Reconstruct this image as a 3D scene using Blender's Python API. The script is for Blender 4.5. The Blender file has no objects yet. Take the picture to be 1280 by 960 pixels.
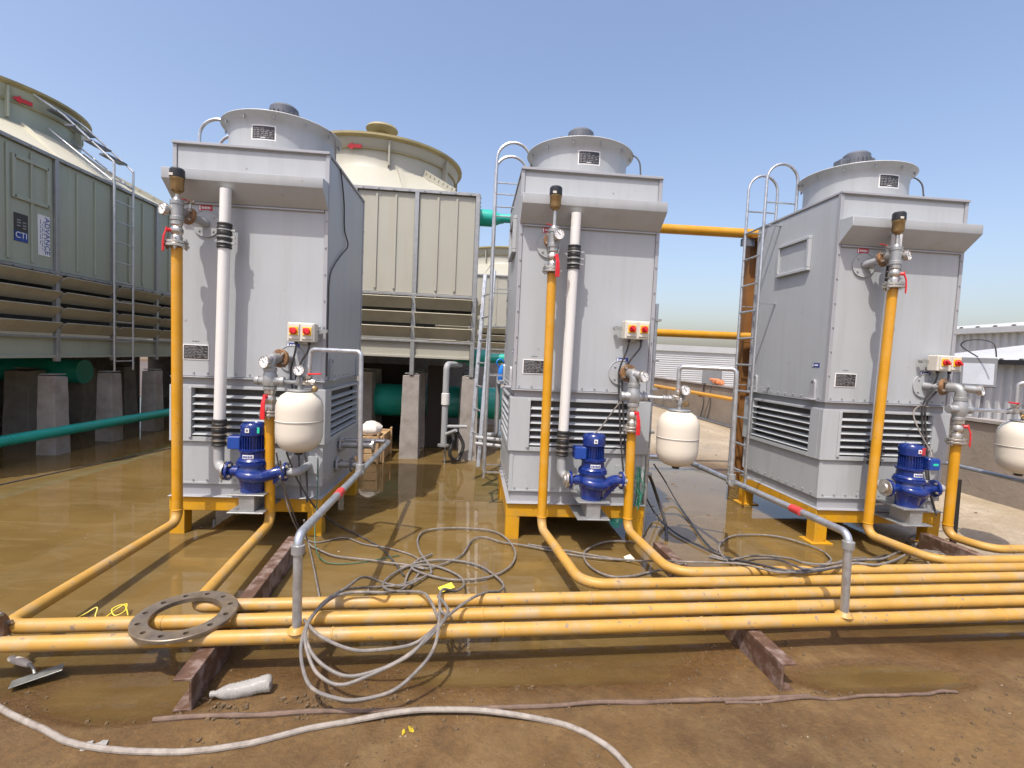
import bpy, bmesh, math, random
from math import sin, cos, pi, radians
from mathutils import Vector, Matrix, noise as mnoise

random.seed(7)
scene = bpy.context.scene

# ------------------------------------------------------------------ camera
cam_d = bpy.data.cameras.new('camera')
cam = bpy.data.objects.new('camera', cam_d)
scene.collection.objects.link(cam)
scene.camera = cam
cam_d.sensor_fit = 'HORIZONTAL'
cam_d.sensor_width = 36.0
cam_d.lens = 619.58 / 1280 * 36.0
cam_d.clip_start = 0.05
cam_d.clip_end = 2000
_y, _p, _r = radians(4.5199), radians(3.3123), radians(2.5844)
_f = Vector((sin(_y) * cos(_p), cos(_y) * cos(_p), -sin(_p)))
_rt = Vector((cos(_y), -sin(_y), 0))
_up = _rt.cross(_f)
_r2 = cos(_r) * _rt + sin(_r) * _up
_u2 = -sin(_r) * _rt + cos(_r) * _up
cam.matrix_world = Matrix(((_r2.x, _u2.x, -_f.x, 0), (_r2.y, _u2.y, -_f.y, 0), (_r2.z, _u2.z, -_f.z, 1.55), (0, 0, 0, 1)))

# ------------------------------------------------------------------ sky, sun, exposure
world = bpy.data.worlds.new('World')
scene.world = world
world.use_nodes = True
wn = world.node_tree
for n in list(wn.nodes):
    wn.nodes.remove(n)
sky = wn.nodes.new('ShaderNodeTexSky')
sky.sky_type = 'NISHITA'
sky.sun_disc = False
SUN_TO = Vector((-0.265, -0.47, 1.0)).normalized()
sky.sun_elevation = math.asin(SUN_TO.z)
sky.sun_rotation = math.atan2(SUN_TO.x, SUN_TO.y)
sky.altitude = 200
sky.air_density = 1.25
sky.dust_density = 4.0
sky.ozone_density = 5.0
bg = wn.nodes.new('ShaderNodeBackground')
bg.inputs['Strength'].default_value = 0.15
wo = wn.nodes.new('ShaderNodeOutputWorld')
tint = wn.nodes.new('ShaderNodeMix')
tint.data_type = 'RGBA'
tint.blend_type = 'MULTIPLY'
tint.inputs['Factor'].default_value = 1.0
tint.inputs[7].default_value = (1.07, 0.935, 0.885, 1)
wn.links.new(sky.outputs[0], tint.inputs[6])
wn.links.new(tint.outputs[2], bg.inputs[0])
wn.links.new(bg.outputs[0], wo.inputs[0])

sun_d = bpy.data.lights.new('sun', 'SUN')
sun_d.energy = 2.65
sun_d.angle = radians(0.53)
sun_d.color = (1.0, 0.955, 0.88)
sun = bpy.data.objects.new('sun', sun_d)
scene.collection.objects.link(sun)
sun.rotation_euler = SUN_TO.to_track_quat('Z', 'Y').to_euler()
sun.location = (-3, -6, 12)

scene.view_settings.view_transform = 'Standard'
scene.view_settings.look = 'None'
scene.view_settings.exposure = 0.75
scene.view_settings.gamma = 1.0
scene.view_settings.use_curve_mapping = False

# ------------------------------------------------------------------ helpers
OFF = {}

def lin(r, g, b):
    def c(u):
        u /= 255.0
        return u / 12.92 if u <= 0.04045 else ((u + 0.055) / 1.055) ** 2.4
    return (c(r), c(g), c(b), 1.0)

def link(o):
    scene.collection.objects.link(o)
    return o

def thing(name, label, cat, loc=(0, 0, 0), group=None):
    o = bpy.data.objects.new(name, None)
    o.empty_display_size = 0.1
    link(o)
    o.location = loc
    OFF[o.name] = Vector(loc)
    o['label'] = label
    o['category'] = cat
    if group:
        o['group'] = group
    return o

def tag(o, label, cat, group=None):
    o['label'] = label
    o['category'] = cat
    if group:
        o['group'] = group
    return o

def kind(o, k):
    o['kind'] = k
    return o

def copy_tree(o, parent=None):
    c = o.copy()
    link(c)
    if parent is not None:
        c.parent = parent
    OFF[c.name] = OFF.get(o.name, Vector())
    for ch in list(o.children):
        copy_tree(ch, c)
    return c

def V(*a):
    return Vector(a)

def spline(pts, k=8, closed=False):
    P = [Vector(p) for p in pts]
    out = []
    n = len(P)
    for i in range(n if closed else n - 1):
        if closed:
            a, b, c, d = P[(i - 1) % n], P[i], P[(i + 1) % n], P[(i + 2) % n]
        else:
            a, b, c, d = P[max(i - 1, 0)], P[i], P[i + 1], P[min(i + 2, n - 1)]
        for j in range(k):
            t = j / k
            out.append(0.5 * ((2 * b) + (c - a) * t + (2 * a - 5 * b + 4 * c - d) * t * t + (3 * b - 3 * c + d - a) * t ** 3))
    if not closed:
        out.append(P[-1])
    return out

def fillet(pts, r, k=6):
    P = [Vector(p) for p in pts]
    out = [P[0]]
    for i in range(1, len(P) - 1):
        a, b, c = P[i - 1], P[i], P[i + 1]
        d1 = (a - b).normalized()
        d2 = (c - b).normalized()
        ang = d1.angle(d2)
        rr = r[i - 1] if isinstance(r, (list, tuple)) else r
        if ang > 3.1 or rr <= 0:
            out.append(b)
            continue
        t = min(rr / math.tan(ang / 2), (a - b).length * 0.49, (c - b).length * 0.49)
        R = t * math.tan(ang / 2)
        p1 = b + d1 * t
        p2 = b + d2 * t
        cen = b + (d1 + d2).normalized() * (R / sin(ang / 2))
        v1 = p1 - cen
        v2 = p2 - cen
        tot = v1.angle(v2)
        ax = v1.cross(v2).normalized()
        for j in range(k + 1):
            out.append(cen + Matrix.Rotation(tot * j / k, 3, ax) @ v1)
    out.append(P[-1])
    return out

class MB:
    def __init__(self):
        self.v = []
        self.f = []

    def poly(self, verts, faces):
        b = len(self.v)
        self.v += [Vector(p) for p in verts]
        self.f += [tuple(b + i for i in f) for f in faces]
        return self

    def box(self, x0, x1, y0, y1, z0, z1):
        return self.poly([(x0, y0, z0), (x1, y0, z0), (x1, y1, z0), (x0, y1, z0), (x0, y0, z1), (x1, y0, z1), (x1, y1, z1), (x0, y1, z1)],
                         [(0, 3, 2, 1), (4, 5, 6, 7), (0, 1, 5, 4), (1, 2, 6, 5), (2, 3, 7, 6), (3, 0, 4, 7)])

    def obox(self, c, u, v, w):
        c, u, v, w = map(Vector, (c, u, v, w))
        P = [c + a * u + b * v + d * w for d in (-1, 1) for (a, b) in ((-1, -1), (1, -1), (1, 1), (-1, 1))]
        return self.poly(P, [(0, 3, 2, 1), (4, 5, 6, 7), (0, 1, 5, 4), (1, 2, 6, 5), (2, 3, 7, 6), (3, 0, 4, 7)])

    def bar(self, p0, p1, w, h, up=(0, 0, 1)):
        p0, p1, up = Vector(p0), Vector(p1), Vector(up)
        d = p1 - p0
        L = d.length
        d.normalize()
        s = d.cross(up)
        if s.length < 1e-4:
            s = d.cross(Vector((1, 0, 0)))
        s.normalize()
        t = s.cross(d)
        return self.obox((p0 + p1) / 2, d * (L / 2), s * (w / 2), t * (h / 2))

    def prism(self, outline, axis, a0, a1):
        # outline of 2D points in the two other axes, extruded along 'axis' (0=x 1=y 2=z)
        n = len(outline)
        def mk(p, a):
            if axis == 0:
                return (a, p[0], p[1])
            if axis == 1:
                return (p[0], a, p[1])
            return (p[0], p[1], a)
        vs = [mk(p, a0) for p in outline] + [mk(p, a1) for p in outline]
        fs = [tuple(range(n))[::-1], tuple(range(n, 2 * n))]
        fs += [(i, (i + 1) % n, n + (i + 1) % n, n + i) for i in range(n)]
        return self.poly(vs, fs)

    def cyl(self, p0, p1, r0, r1=None, n=16, caps=True):
        return self.tube([p0, p1], [r0, r0 if r1 is None else r1], n, caps=caps)

    def tube(self, pts, r, n=10, closed=False, caps=True):
        P = [Vector(p) for p in pts]
        m = len(P)
        T = []
        for i in range(m):
            if closed:
                t = P[(i + 1) % m] - P[i - 1]
            else:
                t = P[min(i + 1, m - 1)] - P[max(i - 1, 0)]
            T.append(t.normalized() if t.length > 1e-9 else Vector((0, 0, 1)))
        ref = Vector((0, 0, 1)) if abs(T[0].z) < 0.9 else Vector((1, 0, 0))
        N = (ref - T[0] * ref.dot(T[0])).normalized()
        b = len(self.v)
        for i in range(m):
            if i:
                q = T[i - 1].rotation_difference(T[i])
                N = q @ N
                N = (N - T[i] * N.dot(T[i])).normalized()
            B = T[i].cross(N)
            rr = r[i] if isinstance(r, (list, tuple)) else r
            for j in range(n):
                a = 2 * pi * j / n
                self.v.append(P[i] + (N * cos(a) + B * sin(a)) * rr)
        for i in range(m if closed else m - 1):
            i2 = (i + 1) % m
            for j in range(n):
                j2 = (j + 1) % n
                self.f.append((b + i * n + j, b + i * n + j2, b + i2 * n + j2, b + i2 * n + j))
        if caps and not closed:
            self.f.append(tuple(b + j for j in range(n))[::-1])
            self.f.append(tuple(b + (m - 1) * n + j for j in range(n)))
        return self

    def lathe(self, o, axis, prof, n=24, closed=False):
        o = Vector(o)
        A = Vector(axis).normalized()
        ref = Vector((0, 0, 1)) if abs(A.z) < 0.9 else Vector((1, 0, 0))
        N = (ref - A * ref.dot(A)).normalized()
        B = A.cross(N)
        b = len(self.v)
        m = len(prof)
        for (r, h) in prof:
            r = max(r, 0.0004)
            for j in range(n):
                a = 2 * pi * j / n
                self.v.append(o + A * h + (N * cos(a) + B * sin(a)) * r)
        for i in range(m if closed else m - 1):
            i2 = (i + 1) % m
            for j in range(n):
                j2 = (j + 1) % n
                self.f.append((b + i * n + j, b + i * n + j2, b + i2 * n + j2, b + i2 * n + j))
        if not closed:
            self.f.append(tuple(b + j for j in range(n))[::-1])
            self.f.append(tuple(b + (m - 1) * n + j for j in range(n)))
        return self

    def arcplate(self, cx, cy, r, a0, a1, z0, z1, th, n=10):
        vs, fs = [], []
        for i in range(n + 1):
            a = a0 + (a1 - a0) * i / n
            for rr in (r, r + th):
                for z in (z0, z1):
                    vs.append((cx + rr * cos(a), cy + rr * sin(a), z))
        for i in range(n):
            k = 4 * i
            fs += [(k + 2, k + 3, k + 7, k + 6), (k, k + 4, k + 5, k + 1), (k + 1, k + 5, k + 7, k + 3), (k, k + 2, k + 6, k + 4)]
        fs += [(0, 1, 3, 2), (4 * n, 4 * n + 2, 4 * n + 3, 4 * n + 1)]
        return self.poly(vs, fs)

    def split(self, name, m, parent=None, bev=0.0):
        # one object per closed piece: pieces were appended one after the other
        out = []
        n = len(self.v)
        lab = list(range(n))
        def find(i):
            while lab[i] != i:
                lab[i] = lab[lab[i]]
                i = lab[i]
            return i
        for f in self.f:
            r = find(f[0])
            for i in f[1:]:
                lab[find(i)] = r
        groups = {}
        for f in self.f:
            groups.setdefault(find(f[0]), []).append(f)
        for fs in groups.values():
            q = MB()
            used = sorted({i for f in fs for i in f})
            ix = {k: j for j, k in enumerate(used)}
            q.v = [self.v[i] for i in used]
            q.f = [tuple(ix[i] for i in f) for f in fs]
            out.append(q.build(name, m, parent, bev))
        return out

    def mesh(self, name, off=Vector(), bev=0.0, sharp=35):
        bm = bmesh.new()
        vs = [bm.verts.new(p - off) for p in self.v]
        for f in self.f:
            try:
                bm.faces.new([vs[i] for i in f])
            except ValueError:
                pass
        bmesh.ops.recalc_face_normals(bm, faces=bm.faces)
        if bev > 0:
            es = [e for e in bm.edges if len(e.link_faces) == 2 and e.calc_face_angle(0) > 0.6]
            bmesh.ops.bevel(bm, geom=es, offset=bev, segments=1, affect='EDGES', profile=0.5, clamp_overlap=True)
        me = bpy.data.meshes.new(name)
        bm.to_mesh(me)
        bm.free()
        for p in me.polygons:
            p.use_smooth = True
        me.set_sharp_from_angle(angle=radians(sharp))
        return me

    def build(self, name, m, parent=None, bev=0.0, sharp=35):
        off = OFF.get(parent.name, Vector()) if parent is not None else Vector()
        me = self.mesh(name, off, bev, sharp)
        me.materials.append(m)
        o = bpy.data.objects.new(name, me)
        link(o)
        if parent is not None:
            o.parent = parent
            OFF[o.name] = off
        return o

def single(mb, name, m, label, cat, group=None, bev=0.0):
    # a thing that is one mesh, origin at its base
    xs = [p.x for p in mb.v]; ys = [p.y for p in mb.v]; zs = [p.z for p in mb.v]
    off = Vector(((min(xs) + max(xs)) / 2, (min(ys) + max(ys)) / 2, min(zs)))
    me = mb.mesh(name, off, bev)
    me.materials.append(m)
    o = bpy.data.objects.new(name, me)
    link(o)
    o.location = off
    OFF[o.name] = off
    return tag(o, label, cat, group)

def text_mesh(txt, size, name, m, parent, mat4, ext=0.001):
    cu = bpy.data.curves.new(name + '_curve', 'FONT')
    cu.body = txt
    cu.size = size
    cu.extrude = ext
    cu.align_x = 'CENTER'
    cu.align_y = 'CENTER'
    to = bpy.data.objects.new(name + '_tmp', cu)
    link(to)
    bpy.context.view_layer.update()
    me = bpy.data.meshes.new_from_object(to.evaluated_get(bpy.context.evaluated_depsgraph_get()))
    bpy.data.objects.remove(to)
    off = OFF.get(parent.name, Vector())
    me.transform(Matrix.Translation(-off) @ mat4)
    me.materials.clear()
    me.materials.append(m)
    me.name = name
    o = bpy.data.objects.new(name, me)
    link(o)
    o.parent = parent
    OFF[o.name] = off
    return o

# ------------------------------------------------------------------ materials
def mat(name, col, rough=0.5, metal=0.0, var=0.10, vscale=3.0, dirt=None, dirt_amt=0.0, dirt_scale=1.5, bump=0.0, bscale=60.0,
        rvar=0.1, streak=False, spec=0.5, coat=0.0, chips=None, chip_scale=40, chip_cut=0.68):
    m = bpy.data.materials.new(name)
    m.use_nodes = True
    nt = m.node_tree
    N, L = nt.nodes, nt.links
    for n in list(N):
        N.remove(n)
    out = N.new('ShaderNodeOutputMaterial')
    bs = N.new('ShaderNodeBsdfPrincipled')
    L.new(bs.outputs[0], out.inputs[0])
    geo = N.new('ShaderNodeNewGeometry')
    pos = geo.outputs['Position']
    n1 = N.new('ShaderNodeTexNoise')
    n1.inputs['Scale'].default_value = vscale
    n1.inputs['Detail'].default_value = 6
    n1.inputs['Roughness'].default_value = 0.62
    L.new(pos, n1.inputs['Vector'])
    mr = N.new('ShaderNodeMapRange')
    mr.inputs['From Min'].default_value = 0.3
    mr.inputs['From Max'].default_value = 0.7
    mr.inputs['To Min'].default_value = 1 - var
    mr.inputs['To Max'].default_value = 1 + var
    L.new(n1.outputs['Fac'], mr.inputs['Value'])
    mul = N.new('ShaderNodeMix')
    mul.data_type = 'RGBA'
    mul.blend_type = 'MULTIPLY'
    mul.inputs['Factor'].default_value = 1
    mul.inputs[6].default_value = col
    L.new(mr.outputs[0], mul.inputs[7])
    colout = mul.outputs[2]
    if dirt is not None:
        mp = N.new('ShaderNodeMapping')
        if streak:
            mp.inputs['Scale'].default_value = (6, 6, 0.5)
        L.new(pos, mp.inputs['Vector'])
        n2 = N.new('ShaderNodeTexNoise')
        n2.inputs['Scale'].default_value = dirt_scale
        n2.inputs['Detail'].default_value = 9
        n2.inputs['Roughness'].default_value = 0.7
        L.new(mp.outputs[0], n2.inputs['Vector'])
        r2 = N.new('ShaderNodeMapRange')
        r2.inputs['From Min'].default_value = 0.48
        r2.inputs['From Max'].default_value = 0.72
        r2.inputs['To Max'].default_value = dirt_amt
        L.new(n2.outputs['Fac'], r2.inputs['Value'])
        mx = N.new('ShaderNodeMix')
        mx.data_type = 'RGBA'
        L.new(r2.outputs[0], mx.inputs['Factor'])
        L.new(colout, mx.inputs[6])
        mx.inputs[7].default_value = dirt
        colout = mx.outputs[2]
    if chips is not None:
        n4 = N.new('ShaderNodeTexNoise')
        n4.inputs['Scale'].default_value = chip_scale
        n4.inputs['Detail'].default_value = 4
        n4.inputs['Roughness'].default_value = 0.6
        L.new(pos, n4.inputs['Vector'])
        r4 = N.new('ShaderNodeMapRange')
        r4.inputs['From Min'].default_value = chip_cut
        r4.inputs['From Max'].default_value = chip_cut + 0.04
        r4.inputs['To Max'].default_value = 0.8
        L.new(n4.outputs['Fac'], r4.inputs['Value'])
        m4 = N.new('ShaderNodeMix')
        m4.data_type = 'RGBA'
        L.new(r4.outputs[0], m4.inputs['Factor'])
        L.new(colout, m4.inputs[6])
        m4.inputs[7].default_value = chips
        colout = m4.outputs[2]
    L.new(colout, bs.inputs['Base Color'])
    rr = N.new('ShaderNodeMapRange')
    rr.inputs['From Min'].default_value = 0.3
    rr.inputs['From Max'].default_value = 0.7
    rr.inputs['To Min'].default_value = max(0.02, rough - rvar)
    rr.inputs['To Max'].default_value = min(1, rough + rvar)
    L.new(n1.outputs['Fac'], rr.inputs['Value'])
    L.new(rr.outputs[0], bs.inputs['Roughness'])
    bs.inputs['Metallic'].default_value = metal
    bs.inputs['Specular IOR Level'].default_value = spec
    bs.inputs['Coat Weight'].default_value = coat
    bs.inputs['Coat Roughness'].default_value = 0.15
    if bump > 0:
        n3 = N.new('ShaderNodeTexNoise')
        n3.inputs['Scale'].default_value = bscale
        n3.inputs['Detail'].default_value = 6
        L.new(pos, n3.inputs['Vector'])
        bp = N.new('ShaderNodeBump')
        bp.inputs['Strength'].default_value = 0.5
        bp.inputs['Distance'].default_value = bump
        L.new(n3.outputs['Fac'], bp.inputs['Height'])
        L.new(bp.outputs[0], bs.inputs['Normal'])
    return m

DUST = lin(176, 158, 128)
M = {}
M['panel'] = mat('grey_painted_steel', (0.395, 0.415, 0.425, 1), 0.42, 0, 0.03, 1.2, (0.29, 0.285, 0.27, 1), 0.38, 1.3, 0.003, 5, 0.08, True, chips=(0.26, 0.24, 0.21, 1), chip_scale=16, chip_cut=0.69)
M['trim'] = mat('grey_trim_steel', (0.35, 0.355, 0.37, 1), 0.4, 0.1, 0.05, 4, (0.3, 0.28, 0.25, 1), 0.3, 4)
M['gal'] = mat('galvanised_steel', (0.50, 0.52, 0.54, 1), 0.36, 0.75, 0.14, 22, (0.32, 0.27, 0.2, 1), 0.45, 5)
M['galdull'] = mat('weathered_galvanised', (0.34, 0.345, 0.34, 1), 0.42, 0.5, 0.12, 15, (0.3, 0.28, 0.24, 1), 0.4, 4)
M['yellow'] = mat('yellow_paint', (0.58, 0.275, 0.010, 1), 0.38, 0, 0.08, 5, (0.48, 0.31, 0.11, 1), 0.5, 5, 0.0006, 60, chips=(0.25, 0.17, 0.08, 1), chip_scale=30, chip_cut=0.655)
M['yellowdusty'] = mat('dusty_yellow_paint', (0.47, 0.262, 0.052, 1), 0.5, 0, 0.10, 6, (0.37, 0.285, 0.17, 1), 1.0, 7, 0.0006, 70, chips=(0.20, 0.16, 0.12, 1), chip_scale=26, chip_cut=0.635)
M['yellowframe'] = mat('yellow_frame_paint', (0.58, 0.29, 0.01, 1), 0.42, 0, 0.07, 4, (0.35, 0.22, 0.06, 1), 0.6, 7, chips=(0.16, 0.10, 0.05, 1), chip_scale=22, chip_cut=0.65)
M['white'] = mat('white_plastic_pipe', (0.70, 0.69, 0.66, 1), 0.38, 0, 0.03, 3, (0.55, 0.5, 0.42, 1), 0.35, 3)
M['cream'] = mat('cream_enamel', (0.64, 0.59, 0.49, 1), 0.35, 0, 0.03, 3, (0.62, 0.53, 0.4, 1), 0.3, 3)
M['boxcream'] = mat('cream_plastic', (0.60, 0.57, 0.49, 1), 0.4, 0, 0.02)
M['blue'] = mat('blue_pump_enamel', (0.005, 0.024, 0.16, 1), 0.24, 0, 0.12, 9, (0.05, 0.06, 0.16, 1), 0.5, 9, 0.0008, 160, 0.08, False, 0.5, 0.25, chips=(0.20, 0.19, 0.19, 1), chip_scale=45, chip_cut=0.66)
M['bluebox'] = mat('blue_painted_box', (0.012, 0.055, 0.28, 1), 0.3, 0, 0.08, 9)
M['brass'] = mat('dull_brass', (0.30, 0.20, 0.09, 1), 0.4, 0.7, 0.15, 30, (0.12, 0.09, 0.05, 1), 0.5, 20)
M['nickel'] = mat('nickel_valve_metal', (0.50, 0.47, 0.42, 1), 0.3, 0.8, 0.15, 30, (0.25, 0.22, 0.18, 1), 0.4, 25)
M['rustflange'] = mat('rusty_flange_steel', (0.22, 0.12, 0.06, 1), 0.6, 0.3, 0.25, 40, (0.38, 0.20, 0.06, 1), 0.6, 20, 0.001, 120)
M['black'] = mat('black_rubber', (0.022, 0.021, 0.02, 1), 0.5, 0, 0.2, 20, (0.12, 0.11, 0.09, 1), 0.4, 20)
M['blackpl'] = mat('black_plastic', (0.02, 0.02, 0.022, 1), 0.35)
M['dark'] = mat('dark_interior', (0.10, 0.098, 0.095, 1), 0.8, 0, 0.3, 12)
M['red'] = mat('red_lever_plastic', (0.62, 0.02, 0.025, 1), 0.35)
M['redtape'] = mat('red_tape', (0.55, 0.05, 0.05, 1), 0.5)
M['yellowpl'] = mat('yellow_plastic', (0.85, 0.50, 0.02, 1), 0.4)
M['print'] = mat('white_print', (0.75, 0.75, 0.73, 1), 0.5)
M['plate'] = mat('black_printed_plate', (0.035, 0.033, 0.033, 1), 0.4)
M['platefade'] = mat('faded_print', (0.28, 0.28, 0.29, 1), 0.5)
M['labelred'] = mat('red_label', (0.5, 0.035, 0.05, 1), 0.45)
M['labelblue'] = mat('blue_label', (0.03, 0.05, 0.25, 1), 0.45)
M['green_st'] = mat('green_sticker', (0.02, 0.55, 0.35, 1), 0.5)
M['motor'] = mat('grey_motor', (0.13, 0.14, 0.16, 1), 0.5, 0.2, 0.1, 8)
M['frp'] = mat('pale_frp_sheet', (0.38, 0.37, 0.305, 1), 0.5, 0, 0.05, 0.8, (0.36, 0.33, 0.24, 1), 0.5, 1.0, 0.002, 6, 0.08, True)
M['frpg'] = mat('grey_green_frp_sheet', (0.36, 0.39, 0.30, 1), 0.42, 0, 0.05, 0.8, (0.28, 0.27, 0.22, 1), 0.4, 1.0, 0.002, 6, 0.08, True)
M['frpcream'] = mat('cream_frp_skirt', (0.56, 0.53, 0.41, 1), 0.5, 0, 0.05, 0.7, (0.45, 0.40, 0.28, 1), 0.4, 1.5, 0, 6, 0.08)
M['olive'] = mat('weathered_rim', (0.32, 0.27, 0.13, 1), 0.6, 0, 0.2, 5)
M['slat'] = mat('weathered_louvre', (0.40, 0.37, 0.27, 1), 0.55, 0, 0.1, 2, (0.24, 0.21, 0.15, 1), 0.5, 3)
M['conc'] = mat('pillar_concrete', (0.33, 0.30, 0.27, 1), 0.9, 0, 0.16, 6, (0.16, 0.13, 0.10, 1), 0.7, 3.5, 0.008, 45)
M['parapet'] = mat('parapet_plaster', (0.27, 0.225, 0.18, 1), 0.92, 0, 0.14, 2, (0.17, 0.13, 0.10, 1), 0.7, 1.2, 0.01, 25)
M['greenpipe'] = mat('green_pvc', (0.015, 0.40, 0.31, 1), 0.33, 0, 0.06, 2, (0.12, 0.3, 0.24, 1), 0.4, 3)
M['greyplast'] = mat('grey_pvc', (0.33, 0.34, 0.345, 1), 0.45, 0, 0.05, 5, (0.35, 0.32, 0.28, 1), 0.4, 6)
M['rust'] = mat('rusty_channel_steel', (0.11, 0.058, 0.034, 1), 0.7, 0.1, 0.3, 14, (0.37, 0.30, 0.27, 1), 0.9, 7, 0.002, 90)
M['brownpost'] = mat('brown_primer_steel', (0.26, 0.115, 0.03, 1), 0.6, 0.1, 0.2, 6, (0.12, 0.07, 0.03, 1), 0.5, 3)
M['ring'] = mat('machined_flange_steel', (0.20, 0.165, 0.125, 1), 0.42, 0.5, 0.25, 18, (0.28, 0.19, 0.09, 1), 0.7, 7, 0.0008, 120)
M['cable'] = mat('mud_grey_cable', (0.16, 0.145, 0.13, 1), 0.6, 0, 0.25, 25, (0.33, 0.275, 0.215, 1), 0.85, 14)
M['cabledk'] = mat('dark_cable', (0.05, 0.048, 0.05, 1), 0.5, 0, 0.2, 25, (0.18, 0.15, 0.12, 1), 0.5, 12)
M['hose'] = mat('dusty_white_hose', (0.29, 0.255, 0.215, 1), 0.7, 0, 0.2, 20, (0.12, 0.09, 0.07, 1), 0.8, 18, 0.001, 120)
M['rod'] = mat('muddy_rod', (0.15, 0.10, 0.07, 1), 0.75, 0, 0.3, 20, (0.08, 0.045, 0.03, 1), 0.9, 8, 0.002, 90)
M['wood'] = mat('pale_wood', (0.50, 0.33, 0.17, 1), 0.7, 0, 0.2, 18, (0.25, 0.16, 0.09, 1), 0.6, 7, 0.001, 60)
M['bag'] = mat('white_sack', (0.70, 0.66, 0.60, 1), 0.7, 0, 0.08, 12)
M['bluedrum'] = mat('blue_plastic_drum', (0.02, 0.22, 0.75, 1), 0.4, 0, 0.06, 6)
M['shed'] = mat('white_sheet_metal', (0.46, 0.47, 0.48, 1), 0.45, 0.1, 0.04, 0.5, (0.45, 0.43, 0.40, 1), 0.3, 0.6)
M['shedroof'] = mat('white_roof_sheet', (0.42, 0.43, 0.435, 1), 0.5, 0, 0.07, 0.6, (0.5, 0.48, 0.44, 1), 0.4, 0.5)
M['flood'] = mat('grey_cast_metal', (0.16, 0.165, 0.17, 1), 0.5, 0.2)
M['screen'] = mat('pale_lamp_glass', (0.40, 0.42, 0.45, 1), 0.25)
M['trowelsteel'] = mat('trowel_steel', (0.30, 0.31, 0.29, 1), 0.45, 0.6, 0.2, 30, (0.25, 0.2, 0.14, 1), 0.6, 25)
M['trowelhandle'] = mat('dusty_pale_handle', (0.50, 0.44, 0.36, 1), 0.7, 0, 0.15, 20)
M['tapey'] = mat('yellow_strap', (0.75, 0.62, 0.05, 1), 0.5)
M['wrapper'] = mat('yellow_wrapper', (0.55, 0.42, 0.03, 1), 0.35, 0.1, 0.4, 60, (0.05, 0.04, 0.02, 1), 0.9, 45)
M['paper'] = mat('pale_paper', (0.65, 0.60, 0.48, 1), 0.8)
M['orange'] = mat('orange_rag', (0.65, 0.22, 0.09, 1), 0.8)
M['debris'] = mat('mud_crumbs', (0.12, 0.078, 0.038, 1), 0.95, 0, 0.35, 30)
M['debrislt'] = mat('plaster_crumbs', (0.34, 0.28, 0.20, 1), 0.95, 0, 0.3, 30)
M['leaf'] = mat('dry_mud_flakes', (0.13, 0.085, 0.055, 1), 0.8, 0, 0.3, 30)

def plastic_bottle_mat():
    m = mat('cloudy_pet_plastic', (0.45, 0.435, 0.40, 1), 0.3, 0, 0.06, 30)
    b = [n for n in m.node_tree.nodes if n.type == 'BSDF_PRINCIPLED'][0]
    b.inputs['Transmission Weight'].default_value = 0.35
    b.inputs['IOR'].default_value = 1.2
    return m
M['pet'] = plastic_bottle_mat()

# ------------------------------------------------------------------ ground and standing water
def sstep(a, b, x):
    t = min(1, max(0, (x - a) / (b - a)))
    return t * t * (3 - 2 * t)

def flood(x, y):
    # 1 = deep in the flooded part of the roof, 0 = dry
    n = mnoise.noise(Vector((x * 0.9, y * 0.9, 3.1))) * 0.35 + mnoise.noise(Vector((x * 3.1, y * 3.1, 1.7))) * 0.12
    edge_front = 2.20 + 0.085 * max(x + 1.0, -0.6) - 0.09 * sin(x * 2.1 + .4)
    a = sstep(-0.30, 0.75, (y - edge_front) + n * 0.55)
    edge_right = 4.15 + 0.10 * (y - 4) + n * 0.8
    b = 1 - sstep(-0.4, 0.5, x - edge_right)
    # behind the towers on the right the slab rises out of the water
    c = 1 - sstep(-0.9, 0.9, (y - 7.6) + (x - 3.0) * 1.1 + n * 1.5) * sstep(0.8, 2.2, x)
    # two thin puddles reaching out in front of the pipes
    for (px, py, rx, ry) in ((-1.42, 2.17, .40, .17), (2.15, 2.27, .50, .13), (.35, 2.30, .75, .10)):
        r = math.hypot((x - px) / rx, (y - py) / ry) + n * .8
        a = max(a, .62 * (1 - sstep(.55, 1.25, r)))
    return min(a, b, c)

def ground_h(x, y):
    d = flood(x, y)
    nz = mnoise.noise(Vector((x * 1.3, y * 1.3, 9))) * 0.006 + mnoise.noise(Vector((x * 5, y * 5, 4))) * 0.0035 + mnoise.noise(Vector((x * 19, y * 19, 2))) * 0.0018
    return 0.0135 - 0.040 * d + nz

def axis_coords(dense0, dense1, step, far0, far1):
    out = []
    x = dense0
    while x <= dense1 + 1e-6:
        out.append(x)
        x += step
    s = step
    x = dense1
    while x < far1:
        s *= 1.35
        x += s
        out.append(x)
    s = step
    x = dense0
    while x > far0:
        s *= 1.35
        x -= s
        out.insert(0, x)
    return out

GX = axis_coords(-4.2, 5.6, 0.045, -400, 400)
GY = axis_coords(1.4, 7.6, 0.045, -400, 900)
gv = []
gd = []
for yy in GY:
    for xx in GX:
        h = ground_h(xx, yy)
        gv.append((xx, yy, h))
        gd.append((1 - flood(xx, yy), sstep(-0.5, 0.8, (xx - 3.55) + 0.25 * mnoise.noise(Vector((xx, yy, 0))) - max(0, 3.9 - yy) * 1.4) if yy < 6.5 else sstep(-0.8, 1.2, (yy - 8.2) + (xx - 3.0) * 0.9) * sstep(0.5, 1.8, xx)))
nx = len(GX)
gf = [(j * nx + i, j * nx + i + 1, (j + 1) * nx + i + 1, (j + 1) * nx + i) for j in range(len(GY) - 1) for i in range(nx - 1)]
gme = bpy.data.meshes.new('roof_slab_ground')
gme.from_pydata(gv, [], gf)
at = gme.attributes.new('clean', 'FLOAT', 'POINT')
at.data.foreach_set('value', [c for _, c in gd])
for p in gme.polygons:
    p.use_smooth = True

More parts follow.
